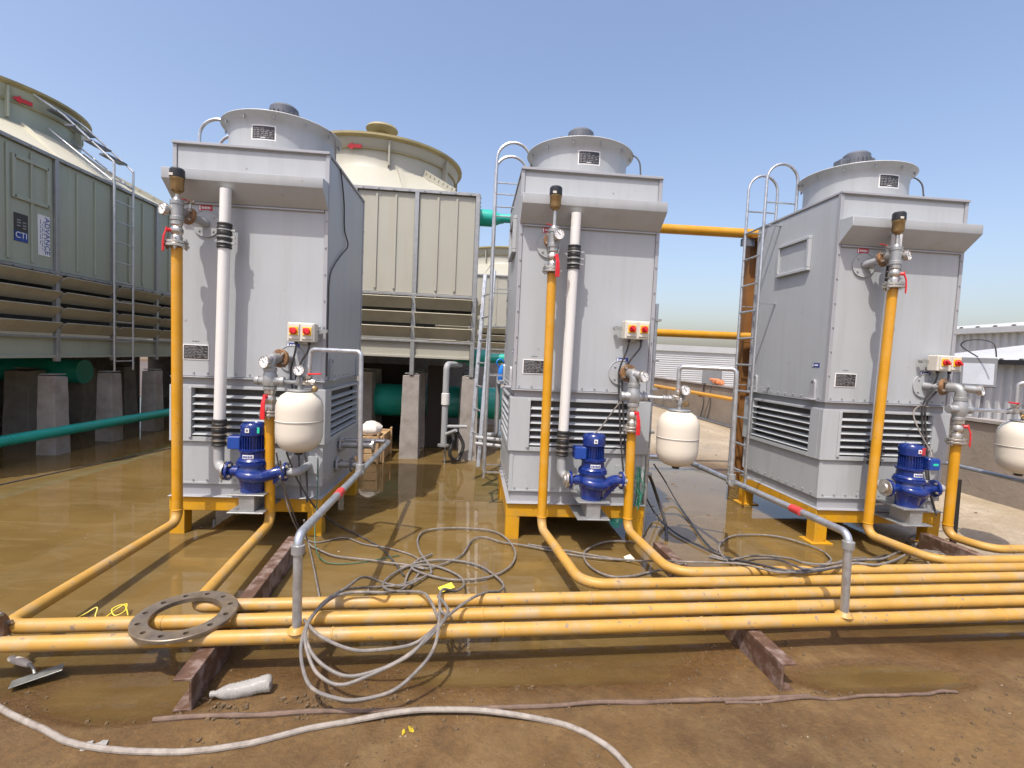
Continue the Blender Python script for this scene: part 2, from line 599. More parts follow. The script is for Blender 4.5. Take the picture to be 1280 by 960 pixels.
def ground_mat():
    m = bpy.data.materials.new('muddy_roof_slab')
    m.use_nodes = True
    nt = m.node_tree
    N, L = nt.nodes, nt.links
    bs = N['Principled BSDF']
    geo = N.new('ShaderNodeNewGeometry')
    pos = geo.outputs['Position']
    def noise(scale, det=8, rough=0.65):
        n = N.new('ShaderNodeTexNoise')
        n.inputs['Scale'].default_value = scale
        n.inputs['Detail'].default_value = det
        n.inputs['Roughness'].default_value = rough
        L.new(pos, n.inputs['Vector'])
        return n
    def ramp(src, stops):
        r = N.new('ShaderNodeValToRGB')
        e = r.color_ramp.elements
        while len(e) < len(stops):
            e.new(0.5)
        for el, (p_, c) in zip(e, stops):
            el.position = p_
            el.color = c
        L.new(src, r.inputs[0])
        return r
    def mix(f, a, b, mode='MIX'):
        x = N.new('ShaderNodeMix')
        x.data_type = 'RGBA'
        x.blend_type = mode
        if isinstance(f, float):
            x.inputs['Factor'].default_value = f
        else:
            L.new(f, x.inputs['Factor'])
        for i, s in ((6, a), (7, b)):
            if isinstance(s, tuple):
                x.inputs[i].default_value = s
            else:
                L.new(s, x.inputs[i])
        return x.outputs[2]
    def mrange(src, a, b, c=0.0, d=1.0):
        r = N.new('ShaderNodeMapRange')
        r.inputs['From Min'].default_value = a
        r.inputs['From Max'].default_value = b
        r.inputs['To Min'].default_value = c
        r.inputs['To Max'].default_value = d
        L.new(src, r.inputs['Value'])
        return r.outputs[0]
    big = noise(0.9)
    mid = noise(4.5)
    fine = noise(38, 10, 0.75)
    mud = ramp(big.outputs['Fac'], [(0.30, (0.090, 0.047, 0.0135, 1)), (0.48, (0.136, 0.075, 0.0225, 1)), (0.66, (0.186, 0.108, 0.036, 1))]).outputs[0]
    mud2 = mix(mrange(mid.outputs['Fac'], 0.52, 0.70, 0, 0.7), mud, (0.200, 0.124, 0.045, 1))
    mud3 = mix(mrange(mid.outputs['Fac'], 0.30, 0.42, 0.55, 0), mud2, (0.070, 0.035, 0.010, 1))
    grain = ramp(fine.outputs['Fac'], [(0.3, (0.70, 0.70, 0.70, 1)), (0.62, (1.18, 1.18, 1.18, 1))]).outputs[0]
    mud4 = mix(1.0, mud3, grain, 'MULTIPLY')
    cl = N.new('ShaderNodeAttribute')
    cl.attribute_name = 'clean'
    conc = ramp(mid.outputs['Fac'], [(0.3, (0.35, 0.285, 0.195, 1)), (0.7, (0.47, 0.40, 0.29, 1))]).outputs[0]
    conc2 = mix(1.0, conc, grain, 'MULTIPLY')
    base = mix(cl.outputs['Fac'], mud4, conc2)
    sep = N.new('ShaderNodeSeparateXYZ')
    L.new(pos, sep.inputs[0])
    wet = mrange(sep.outputs['Z'], 0.004, 0.017, 1.0, 0.0)
    wetn = N.new('ShaderNodeMath')
    wetn.operation = 'MULTIPLY'
    L.new(wet, wetn.inputs[0])
    wetn.inputs[1].default_value = 1.0
    dk = mix(wetn.outputs[0], base, mix(1.0, base, (0.74, 0.70, 0.66, 1), 'MULTIPLY'))
    # pale dried rim left where the water has drawn back
    tz = N.new('ShaderNodeMapRange')
    tz.interpolation_type = 'SMOOTHSTEP'
    tz.inputs['From Min'].default_value = 0.008
    tz.inputs['From Max'].default_value = 0.0125
    L.new(sep.outputs['Z'], tz.inputs['Value'])
    tz2 = mrange(sep.outputs['Z'], 0.0125, 0.017, 1.0, 0.0)
    tm = N.new('ShaderNodeMath')
    tm.operation = 'MULTIPLY'
    L.new(tz.outputs[0], tm.inputs[0])
    L.new(tz2, tm.inputs[1])
    tm2 = N.new('ShaderNodeMath')
    tm2.operation = 'MULTIPLY'
    L.new(tm.outputs[0], tm2.inputs[0])
    L.new(mrange(mid.outputs['Fac'], 0.4, 0.65, 0.0, 0.45), tm2.inputs[1])
    dk = mix(tm2.outputs[0], dk, (0.22, 0.142, 0.058, 1))
    L.new(dk, bs.inputs['Base Color'])
    ro = N.new('ShaderNodeMath')
    ro.operation = 'MULTIPLY_ADD'
    L.new(wetn.outputs[0], ro.inputs[0])
    ro.inputs[1].default_value = -0.50
    ro.inputs[2].default_value = 0.85
    L.new(ro.outputs[0], bs.inputs['Roughness'])
    bp1 = N.new('ShaderNodeBump')
    bp1.inputs['Strength'].default_value = 0.75
    bp1.inputs['Distance'].default_value = 0.016
    addn = N.new('ShaderNodeMath')
    addn.operation = 'MULTIPLY_ADD'
    L.new(mid.outputs['Fac'], addn.inputs[0])
    addn.inputs[1].default_value = 1.2
    L.new(fine.outputs['Fac'], addn.inputs[2])
    L.new(addn.outputs[0], bp1.inputs['Height'])
    L.new(bp1.outputs[0], bs.inputs['Normal'])
    return m

gme.materials.append(ground_mat())
ground = link(bpy.data.objects.new('roof_slab_ground', gme))
kind(ground, 'structure')

# standing water: a level sheet, muddier where it is deeper
wf = [f for f in gf if min(gv[i][2] for i in f) < 0.001 and all(-14 < gv[i][0] < 7 and 1.0 < gv[i][1] < 15 for i in f)]
used = sorted({i for f in wf for i in f})
idx = {k: n for n, k in enumerate(used)}
wme = bpy.data.meshes.new('standing_water')
wme.from_pydata([(gv[i][0], gv[i][1], 0.0) for i in used], [], [tuple(idx[i] for i in f) for f in wf])
wa = wme.attributes.new('depth', 'FLOAT', 'POINT')
wa.data.foreach_set('value', [max(0.0, -gv[i][2]) for i in used])

def water_mat():
    m = bpy.data.materials.new('muddy_water')
    m.use_nodes = True
    nt = m.node_tree
    N, L = nt.nodes, nt.links
    bs = N['Principled BSDF']
    geo = N.new('ShaderNodeNewGeometry')
    pos = geo.outputs['Position']
    n1 = N.new('ShaderNodeTexNoise')
    n1.inputs['Scale'].default_value = 1.1
    n1.inputs['Detail'].default_value = 7
    n1.inputs['Roughness'].default_value = 0.6
    n1.inputs['Distortion'].default_value = 0.6
    L.new(pos, n1.inputs['Vector'])
    r = N.new('ShaderNodeValToRGB')
    e = r.color_ramp.elements
    e[0].position = 0.34
    e[0].color = (0.138, 0.088, 0.029, 1)
    e[1].position = 0.66
    e[1].color = (0.190, 0.124, 0.042, 1)
    L.new(n1.outputs['Fac'], r.inputs[0])
    L.new(r.outputs[0], bs.inputs['Base Color'])
    # silt stirred up in drawn-out clouds
    mps = N.new('ShaderNodeMapping')
    mps.inputs['Scale'].default_value = (0.7, 2.6, 1)
    L.new(pos, mps.inputs['Vector'])
    ns = N.new('ShaderNodeTexNoise')
    ns.inputs['Scale'].default_value = 1.6
    ns.inputs['Detail'].default_value = 9
    ns.inputs['Roughness'].default_value = 0.68
    ns.inputs['Distortion'].default_value = 1.2
    L.new(mps.outputs[0], ns.inputs['Vector'])
    rs = N.new('ShaderNodeMapRange')
    rs.inputs['From Min'].default_value = 0.48
    rs.inputs['From Max'].default_value = 0.72
    rs.inputs['To Max'].default_value = 0.6
    L.new(ns.outputs['Fac'], rs.inputs['Value'])
    ms = N.new('ShaderNodeMix')
    ms.data_type = 'RGBA'
    L.new(rs.outputs[0], ms.inputs['Factor'])
    L.new(r.outputs[0], ms.inputs[6])
    ms.inputs[7].default_value = (0.235, 0.172, 0.082, 1)
    L.new(ms.outputs[2], bs.inputs['Base Color'])
    bs.inputs['Roughness'].default_value = 0.03
    bs.inputs['IOR'].default_value = 1.36
    at = N.new('ShaderNodeAttribute')
    at.attribute_name = 'depth'
    mr = N.new('ShaderNodeMapRange')
    mr.inputs['From Min'].default_value = 0.0
    mr.inputs['From Max'].default_value = 0.020
    mr.inputs['To Min'].default_value = 0.12
    mr.inputs['To Max'].default_value = 0.93
    L.new(at.outputs['Fac'], mr.inputs['Value'])
    L.new(mr.outputs[0], bs.inputs['Alpha'])
    mp = N.new('ShaderNodeMapping')
    mp.inputs['Scale'].default_value = (3.0, 9.0, 1)
    L.new(pos, mp.inputs['Vector'])
    n2 = N.new('ShaderNodeTexNoise')
    n2.inputs['Scale'].default_value = 1.0
    n2.inputs['Detail'].default_value = 3
    L.new(mp.outputs[0], n2.inputs['Vector'])
    bp = N.new('ShaderNodeBump')
    bp.inputs['Strength'].default_value = 0.06
    bp.inputs['Distance'].default_value = 0.012
    L.new(n2.outputs['Fac'], bp.inputs['Height'])
    L.new(bp.outputs[0], bs.inputs['Normal'])
    return m

wme.materials.append(water_mat())
water = link(bpy.data.objects.new('standing_water', wme))
kind(water, 'structure')

# ------------------------------------------------------------------ parapet and the sheds beyond it
pa = MB()
pa.box(6.45, 6.68, 2.0, 40, -0.1, 0.97)
pw = single(pa, 'parapet_wall', M['parapet'], 'long brown plastered parapet wall along the right edge of the roof', 'wall', None, 0.012)
cp = MB()
cp.box(6.42, 6.71, 2.0, 40, 0.972, 1.01)
cop = cp.build('coping', M['conc'], pw)
pb = MB()
pb.box(-30, 6.4, 40.3, 40.6, -0.1, 1.0)
single(pb, 'parapet_wall', M['parapet'], 'far brown parapet wall seen as a strip under the big cooling towers', 'wall', None)

def corrugated(mb, p0, p1, z0, z1, pitch, depth, nrm, dz=0.0):
    p0, p1, nrm = Vector(p0), Vector(p1), Vector(nrm)
    L = (p1 - p0).length
    n = int(L / pitch)
    d = (p1 - p0) / n
    vs = []
    prof = ((0, 0), (0.18, 0), (0.32, 1), (0.68, 1), (0.82, 0))
    for i in range(n):
        for (t, k) in prof:
            q = p0 + d * (i + t) + nrm * (depth * k)
            vs.append((q.x, q.y, z0))
            vs.append((q.x, q.y, z1 + dz * (i + t) / n))
    m = len(vs) // 2
    mb.poly(vs, [(2 * i, 2 * i + 2, 2 * i + 3, 2 * i + 1) for i in range(m - 1)])

def ribbed_roof(mb, p0, p1, up, pitch, depth):
    # p0->p1 along the eave, 'up' vector climbs to the ridge
    p0, p1, up = Vector(p0), Vector(p1), Vector(up)
    L = (p1 - p0).length
    n = int(L / pitch)
    d = (p1 - p0) / n
    nr = d.cross(up).normalized()
    if nr.z < 0:
        nr = -nr
    vs = []
    for i in range(n):
        for (t, k) in ((0, 0), (0.7, 0), (0.76, 1), (0.94, 1)):
            q = p0 + d * (i + t) + nr * (depth * k)
            vs += [q, q + up]
    m = len(vs) // 2
    mb.poly(vs, [(2 * i, 2 * i + 2, 2 * i + 3, 2 * i + 1) for i in range(m - 1)])

sh = thing('storage_shed', 'nearer corrugated shed with low white roof behind the right parapet', 'shed', (9, 6, -3))
mb = MB(); corrugated(mb, (9.0, 3.0, 0), (9.0, 9.2, 0), -3, 1.80, 0.16, 0.035, (-1, 0, 0)); mb.build('wall', M['shed'], sh)
mb = MB(); corrugated(mb, (9.0, 9.2, 0), (13.0, 9.2, 0), -3, 1.80, 0.16, 0.035, (0, 1, 0)); mb.build('wall', M['shed'], sh)
mb = MB(); ribbed_roof(mb, (8.85, 2.8, 1.84), (8.85, 9.3, 1.84), (3.2, 0, 0.50), 0.30, 0.03); mb.build('roof', M['shedroof'], sh)
mb = MB(); mb.box(8.80, 8.848, 2.8, 9.3, 1.765, 1.845); mb.build('gutter', M['blackpl'], sh)

sh = thing('factory_shed', 'farther grey ribbed factory shed rising above the nearer shed roof', 'shed', (16, 12, -4))
mb = MB(); corrugated(mb, (15.5, 2.0, 0), (15.5, 17.5, 0), -4, 2.86, 0.22, 0.05, (-1, 0, 0)); mb.build('wall', M['shed'], sh)
mb = MB(); corrugated(mb, (15.5, 17.5, 0), (26, 17.5, 0), -4, 2.86, 0.22, 0.05, (0, 1, 0)); mb.build('wall', M['shed'], sh)
mb = MB(); mb.box(15.25, 15.45, 1.9, 17.7, 2.86, 3.02); mb.build('gutter', M['shedroof'], sh)
mb = MB(); ribbed_roof(mb, (15.25, 1.9, 3.03), (15.25, 17.7, 3.03), (5.5, 0, 0.62), 0.5, 0.04); mb.build('roof', M['shedroof'], sh)

sh = thing('warehouse', 'long low white warehouse beyond the parapet between the second and third units', 'warehouse', (14, 30, -4))
mb = MB()
nrow = 76
vs = []
for i in range(nrow):
    z = -1.6 + i * 0.052
    vs += [(3.0, 24.0 - 0.02 * (i % 2), z), (24.0, 24.0 - 0.02 * (i % 2), z)]
    vs += [(3.0, 24.0 - 0.02 * (i % 2), z + 0.030), (24.0, 24.0 - 0.02 * (i % 2), z + 0.030)]
mb.poly(vs, [(2 * i, 2 * i + 1, 2 * i + 3, 2 * i + 2) for i in range(2 * nrow - 1)])
mb.build('wall', M['shed'], sh)
mb = MB(); mb.box(2.9, 24.1, 23.90, 24.25, 2.12, 2.42); mb.build('parapet', M['shedroof'], sh)
mb = MB(); mb.poly([(2.9, 24.3, 2.2), (24.1, 24.3, 2.2), (24.1, 44, 2.35), (2.9, 44, 2.35)], [(0, 1, 2, 3)]); mb.build('roof', M['shedroof'], sh)

# ------------------------------------------------------------------ the three packaged grey towers
D = 1.234
hw = 0.585
YF = 4.12

def grey_tower():
    t = thing('cooling_tower', '', 'cooling tower', (0, 0, 0), 'grey packaged cooling towers')
    # yellow stand
    mb = MB()
    mb.box(-hw - .012, hw + .012, -.022, .075, .193, .308)
    mb.box(-hw - .012, hw + .012, D - .075, D + .022, .193, .308)
    mb.box(-hw - .012, -hw + .07, .076, D - .076, .193, .308)
    mb.box(hw - .07, hw + .012, .076, D - .076, .193, .308)
    fr = mb.build('support_frame', M['yellowframe'], t, .004)
    for sx in (-1, 1):
        for y0 in (-.02, D - .09):
            mb = MB()
            xa, xb = sorted((sx * (hw + .010), sx * (hw - .105)))
            mb.box(xa, xb, y0, y0 + .11, -.03, .194)
            mb.build('leg', M['yellowframe'], fr, .003)
    mb = MB()
    mb.box(-hw + .02, hw - .02, .02, D - .02, .309, .404)
    mb.box(-hw - .012, hw + .012, -.045, D + .025, .3085, .315)
    mb.build('base_channel', M['trim'], t, .002)
    # basin
    mb = MB()
    mb.box(-hw + .004, hw - .004, .004, D - .004, .404, .757)
    mb.box(-hw, hw, 0, .003, .404, .422)
    for sx in (-1, 1):
        xa, xb = sorted((sx * (hw + .001), sx * (hw - .03)))
        mb.box(xa, xb, -.001, .02, .405, .750)
        mb.box(xa, xb, D - .02, D + .001, .405, .750)
    mb.build('basin', M['panel'], t, .0025)
    # air inlet section with louvres
    p = .017
    def inlet_face(name, u0, u1, to_world):
        # frame made of four strips around the opening, u along the face
        return
    mb = MB()
    ho = .43
    mb.box(-hw - p, -ho, -p, .03, .752, 1.200)
    mb.box(ho, hw + p, -p, .03, .752, 1.200)
    mb.box(-ho, ho, -p, .03, .752, .790)
    mb.box(-ho, ho, -p, .03, 1.180, 1.200)
    mb.box(-hw - p, hw + p, D - .03, D + p, .752, 1.200)
    for sx in (-1, 1):
        xa, xb = sorted((sx * (hw + p), sx * (hw - .03)))
        mb.box(xa, xb, .031, .15, .752, 1.200)
        mb.box(xa, xb, D - .16, D - .031, .752, 1.200)
        mb.box(xa, xb, .15, D - .16, .752, .790)
        mb.box(xa, xb, .15, D - .16, 1.180, 1.200)
        mb.box(sx * (ho + .012) - .012, sx * (ho + .012) + .012, -p - .012, -p, .785, 1.185)
    lv = mb.build('inlet_section', M['panel'], t, .002)
    mb = MB()
    mb.box(-hw + .05, hw - .05, .05, D - .05, .757, 1.2)
    mb.build('fill_pack', M['dark'], lv)
    smb = MB(); smb.prism([(-p - .006, -.010), (-p - .002, -.013), (.022, .006), (.018, .011)], 0, -ho, ho)
    sme = smb.mesh('louvre_slat'); sme.materials.append(M['panel'])
    smb = MB(); smb.prism([(-p - .004, -.010), (-p - .000, -.013), (.022, .006), (.018, .011)], 0, -.0, D - .31)
    sms = smb.mesh('louvre_slat_side'); sms.materials.append(M['panel'])
    for i in range(6):
        z = .816 + i * .0605
        o = link(bpy.data.objects.new('louvre_slat', sme)); o.parent = lv; o.location = (0, 0, z); OFF[o.name] = Vector()
        for sx in (-1, 1):
            o = link(bpy.data.objects.new('louvre_slat', sms)); o.parent = lv; OFF[o.name] = Vector()
            o.rotation_euler = (0, 0, -sx * pi / 2)
            o.location = (sx * hw, .15 if sx < 0 else .15, z)
            if sx < 0:
                o.location = (-hw, D - .16, z)
                o.rotation_euler = (0, 0, -pi / 2)
            else:
                o.location = (hw, .15, z)
                o.rotation_euler = (0, 0, pi / 2)
    # seam between inlet and casing
    mb = MB()
    mb.box(-hw + .02, hw - .02, .02, D - .02, 1.199, 1.262)
    mb.box(-hw - .006, hw + .006, -.012, D + .012, 1.200, 1.206)
    mb.box(-hw - .010, hw + .010, -.022, D + .014, 1.262, 1.270)
    mb.build('flange_band', M['trim'], t, .0015)
    # casing
    mb = MB()
    mb.box(-hw + .006, hw - .006, .006, D - .006, 1.270, 3.062)
    cs = mb.build('casing', M['panel'], t)
    for nm, bx in (('panel', (-hw + .026, hw - .026, 0, .005, 1.275, 2.622)), ('panel', (-hw + .026, hw - .026, 0, .005, 2.632, 3.045))):
        mb = MB(); mb.box(*bx); mb.build(nm, M['panel'], cs, .0015)
    for sx in (-1, 1):
        xa, xb = sorted((sx * hw, sx * (hw - .005)))
        mb = MB(); mb.box(xa, xb, .03, D - .03, 1.275, 3.045); mb.build('panel', M['panel'], cs, .0015)
    mb = MB(); mb.box(-hw + .026, hw - .026, D - .005, D, 1.275, 3.045); mb.build('panel', M['panel'], cs, .0015)
    mb = MB()
    for sx in (-1, 1):
        xa, xb = sorted((sx * (hw + .006), sx * (hw - .024)))
        mb.box(xa, xb, -.010, .027, 1.271, 3.062)
        mb.box(xa, xb, D - .027, D + .008, 1.271, 3.062)
    mb.split('corner_angle', M['trim'], cs, .002)
    mb = MB()
    mb.box(-hw - .008, hw + .008, -.024, .030, 3.062, 3.082)
    mb.box(-hw - .008, hw + .008, D - .03, D + .014, 3.062, 3.082)
    for sx in (-1, 1):
        xa, xb = sorted((sx * (hw + .008), sx * (hw - .03)))
        mb.box(xa, xb, .031, D - .031, 3.062, 3.082)
    mb.build('top_angle', M['trim'], cs, .002)
    # canopy over the front
    mb = MB()
    pr = [(-.160, 2.754), (-.160, 2.832), (-.012, 2.842), (-.012, 2.628)]
    mb.prism(pr, 0, -hw - .002, hw + .002)
    mb.build('canopy', M['panel'], t, .002)
    mb = MB(); mb.box(-hw + .027, hw - .027, -.018, -.0005, 2.612, 2.626); mb.build('drip_edge', M['trim'], t, .001)
    # bolts
    mb = MB()
    for i in range(11):
        x = -hw + .05 + i * (2 * hw - .10) / 10
        mb.cyl((x, -.0005, 1.300), (x, -.008, 1.300), .0075, n=6)
        mb.cyl((x, -.0005, .440), (x, -.008, .440), .0075, n=6)
    for sx in (-1, 1):
        for i in range(10):
            y = .08 + i * (D - .16) / 9
            for z in (1.30, .44):
                mb.cyl((sx * hw, y, z), (sx * (hw + .008), y, z), .0075, n=6)
        for i in range(7):
            z = 1.5 + i * .21
            mb.cyl((sx * (hw - .012), -.010, z), (sx * (hw - .012), -.018, z), .007, n=6)
            mb.cyl((sx * (hw - .004), D - .012, z), (sx * (hw + .014), D - .012, z), .007, n=6)
    kind(mb.build('bolts', M['trim'], t), 'stuff')
    # access door on the left side
    mb = MB()
    X = -hw
    for bx in ((.33, .82, 2.755, 2.785), (.33, .82, 2.465, 2.495), (.33, .365, 2.495, 2.755), (.785, .82, 2.495, 2.755)):
        mb.box(X - .035, X, *bx)
    dr = mb.build('access_door', M['panel'], t, .004)
    mb = MB(); mb.box(X - .012, X - .001, .366, .784, 2.496, 2.754); mb.build('door_panel', M['panel'], dr, .002)
    # lifting lugs
    for sx in (-1, 1):
        for y in (.15, 1.08):
            mb = MB()
            prf = [(y - .045, 1.275), (y + .055, 1.275), (y + .05, 1.31), (y + .03, 1.36), (y + .03, 1.43), (y + .015, 1.455), (y - .02, 1.455), (y - .035, 1.43), (y - .035, 1.34)]
            xa, xb = sorted((sx * (hw + .001), sx * (hw + .022)))
            mb.prism(prf, 0, xa, xb)
            mb.box(min(sx * (hw + .001), sx * (hw + .06)), max(sx * (hw + .001), sx * (hw + .06)), y - .05, y + .06, 1.2705, 1.284)
            lg = mb.build('lifting_lug', M['trim'], t, .002)
            mb = MB(); mb.cyl((sx * (hw + .0215), y, 1.43), (sx * (hw + .0235), y, 1.43), .013, n=12); mb.build('lug_hole', M['dark'], lg)
    # fan stack and motor
    cx, cy = 0.0, D / 2
    mb = MB()
    mb.lathe((cx, cy, 0), (0, 0, 1), [(.434, 3.062), (.434, 3.335), (.439, 3.362), (.455, 3.390), (.488, 3.416), (.496, 3.424), (.492, 3.431), (.47, 3.418), (.440, 3.385), (.425, 3.350), (.420, 3.300), (.420, 3.10)], 56)
    fs = mb.build('fan_stack', M['panel'], t, 0, 50)
    mb = MB()
    for i in range(12):
        a = 2 * pi * i / 12 + .2
        mb.cyl((cx + .468 * cos(a), cy + .468 * sin(a), 3.375), (cx + .468 * cos(a), cy + .468 * sin(a), 3.402), .008, n=6)
    kind(mb.build('rim_bolts', M['galdull'], fs), 'stuff')
    mb = MB()
    for a in (0.5, 0.5 + pi / 2):
        mb.bar((cx - .43 * cos(a), cy - .43 * sin(a), 3.40), (cx + .43 * cos(a), cy + .43 * sin(a), 3.40), .05, .04)
    mb.cyl((cx, cy, 3.40), (cx, cy, 3.50), .16, .13, 20)
    ms = mb.build('motor_support', M['trim'], t)
    mb = MB()
    mb.lathe((cx, cy, 3.49), (0, 0, 1), [(.09, 0), (.135, .01), (.135, .115), (.12, .12), (.12, .165), (.10, .185), (.03, .19)], 24)
    for i in range(24):
        a = 2 * pi * i / 24
        mb.obox((cx + .143 * cos(a), cy + .143 * sin(a), 3.55), (.012 * cos(a), .012 * sin(a), 0), (-.003 * sin(a), .003 * cos(a), 0), (0, 0, .05))
    mo = mb.build('fan_motor', M['motor'], t)
    mb = MB(); mb.box(cx - .20, cx - .11, cy - .06, cy + .05, 3.51, 3.60); mb.build('terminal_box', M['motor'], mo, .005)
    # plate on the fan stack
    w = .098 / .436
    mb = MB(); mb.arcplate(cx, cy, .4322, -pi / 2 - w, -pi / 2 + w, 3.212, 3.332, .002)
    npl = mb.build('name_plate', M['print'], t)
    w2 = .088 / .436
    mb = MB(); mb.arcplate(cx, cy, .4341, -pi / 2 - w2, -pi / 2 + w2, 3.222, 3.323, .0012); mb.build('plate_face', M['plate'], npl)
    mb = MB()
    rnd = random.Random(4)
    for r_ in range(6):
        z = 3.305 - r_ * .014
        a = -pi / 2 - w2 * .9
        while a < -pi / 2 + w2 * (.2 if r_ == 0 else .75):
            l = rnd.uniform(.02, .06)
            mb.arcplate(cx, cy, .4352, a, a + l, z - .0022, z + .0022, .0006, 2)
            a += l + rnd.uniform(.012, .04)
    mb.build('plate_print', M['platefade'], npl)
    mb = MB(); mb.arcplate(cx, cy, .4352, -pi / 2 - .05, -pi / 2 + .04, 3.229, 3.236, .0006, 2); mb.build('plate_print', M['print'], npl)
    # data plate on the casing front
    mb = MB(); mb.box(-.510, -.312, -.004, -.0005, 1.402, 1.524); dp = mb.build('data_plate', M['print'], t)
    mb = MB(); mb.box(-.502, -.320, -.006, -.0042, 1.410, 1.516); mb.build('plate_face', M['plate'], dp)
    mb = MB()
    for r_ in range(8):
        z = 1.505 - r_ * .0118
        x = -.497
        while x < -.335:
            l = rnd.uniform(.012, .045)
            mb.box(x, min(x + l, -.324), -.0068, -.0062, z - .002, z + .0018)
            x += l + rnd.choice((.006, .012, .03))
    mb.build('plate_print', M['platefade'], dp)
    mb = MB()
    for (x0, x1) in ((-.44, -.425), (-.42, -.405), (-.40, -.39)):
        mb.box(x0, x1, -.0012, -.0003, 1.545, 1.552)
    mb.build('stencil_mark', M['motor'], t)
    # red label by the inlet, blue label by the outlet
    mb = MB(); mb.box(-.400, -.298, -.002, -.0005, 2.568, 2.612); rl = mb.build('red_label', M['labelred'], t)
    mb = MB(); mb.box(-.396, -.386, -.0032, -.0022, 2.572, 2.608)
    x = -.376
    for l in (.008, .006, .009, .007, .008, .006):
        mb.box(x, x + l, -.0032, -.0022, 2.583, 2.600); x += l + .004
    mb.build('label_print', M['print'], rl)
    mb = MB(); mb.box(.285, .385, -.002, -.0005, 1.528, 1.570); bl = mb.build('blue_label', M['labelblue'], t)
    mb = MB(); mb.box(.289, .300, -.0032, -.0022, 1.532, 1.566)
    x = .310
    for l in (.008, .006, .009, .007, .008):
        mb.box(x, x + l, -.0032, -.0022, 1.542, 1.558); x += l + .004
    mb.build('label_print', M['print'], bl)
    mb = MB(); mb.box(-hw - .002, -hw - .0005, .10, .20, 1.565, 1.605); bl = mb.build('blue_label', M['labelblue'], t)
    mb = MB(); mb.box(-hw - .0032, -hw - .0022, .18, .192, 1.57, 1.60); mb.box(-hw - .0032, -hw - .0022, .12, .165, 1.578, 1.592); mb.build('label_print', M['print'], bl)
    # nozzle backing rings
    for (x, z) in ((-.338, 2.468), (.325, 1.445)):
        mb = MB()
        mb.cyl((x, -.0006, z), (x, -.010, z), .100, n=36)
        mb.lathe((x, -.0006, z), (0, -1, 0), [(.100, 0), (.104, 0), (.104, .013), (.100, .013)], 36, True)
        for k in range(4):
            a = k * pi / 2 + pi / 4
            mb.cyl((x + .075 * cos(a), -.010, z + .075 * sin(a)), (x + .075 * cos(a), -.018, z + .075 * sin(a)), .009, n=6)
        mb.build('nozzle_plate', M['panel'], t)
    # ladder on the left side, hoops over the top
    lx = -hw - .185
    ys = (.84, 1.18)
    mb = MB()
    ld = None
    for k, y in enumerate(ys):
        mb = MB()
        r = .165
        arc = [(lx + r - r * cos(a), y, 3.455 + r * sin(a)) for a in [pi * j / 14 for j in range(15)]]
        mb.tube([(lx, y, .30)] + arc + [(lx + 2 * r, y, 3.07)], .015, 8)
        mb.tube([(lx, y, 3.23), (lx + 2 * r, y, 3.23)], .009, 6)
        if ld is None:
            ld = mb.build('ladder', M['gal'], t)
        else:
            mb.build('rail', M['gal'], ld)
    rmb = MB(); rmb.tube([(lx, ys[0], 0), (lx, ys[1], 0)], .011, 7)
    rme = rmb.mesh('rung'); rme.materials.append(M['gal'])
    for i in range(10):
        o = link(bpy.data.objects.new('rung', rme)); o.parent = ld; o.location = (0, 0, .42 + i * .285); OFF[o.name] = Vector()
    mb = MB()
    for y in ys:
        for z in (.36, 1.34, 2.2, 3.0):
            mb.box(lx, -hw + .001, y - .012, y + .012, z - .004, z + .004)
    mb.split('bracket', M['gal'], ld)
    # motor cable
    mb = MB(); mb.tube(spline([(.30, .55, 3.44), (.44, .45, 3.43), (.505, .40, 3.36), (.52, .38, 3.24), (.53, .36, 3.08)], 6), .007, 7)
    mb.build('motor_cable', M['cabledk'], t)
    return t

TX = (-1.786, 0.918, 3.674)
tw = grey_tower()
towers = [tw, copy_tree(tw), copy_tree(tw)]
tlabels = ['grey cooling tower nearest the big green towers, on yellow legs in the flood water',
           'grey cooling tower standing between the two others, blue drum at its back',
           'grey cooling tower with open view of its ladder side, next to the dry concrete']
for o, x, l in zip(towers, TX, tlabels):
    o.location = (x, YF, 0)
    o['label'] = l
for c in towers[0].children:
    if c.name.startswith('ladder'):
        c.location.x = -.075
for c in towers[2].children:
    if c.name.startswith('support_frame'):
        for (x, y) in ((-hw + .05, .04), (hw - .05, .04), (-hw + .05, D - .04), (hw - .05, D - .04)):
            q = MB(); q.box(x - .10, x + .10, y - .09, y + .09, .0, .012); q.build('base_plate', M['yellowframe'], c, .002)
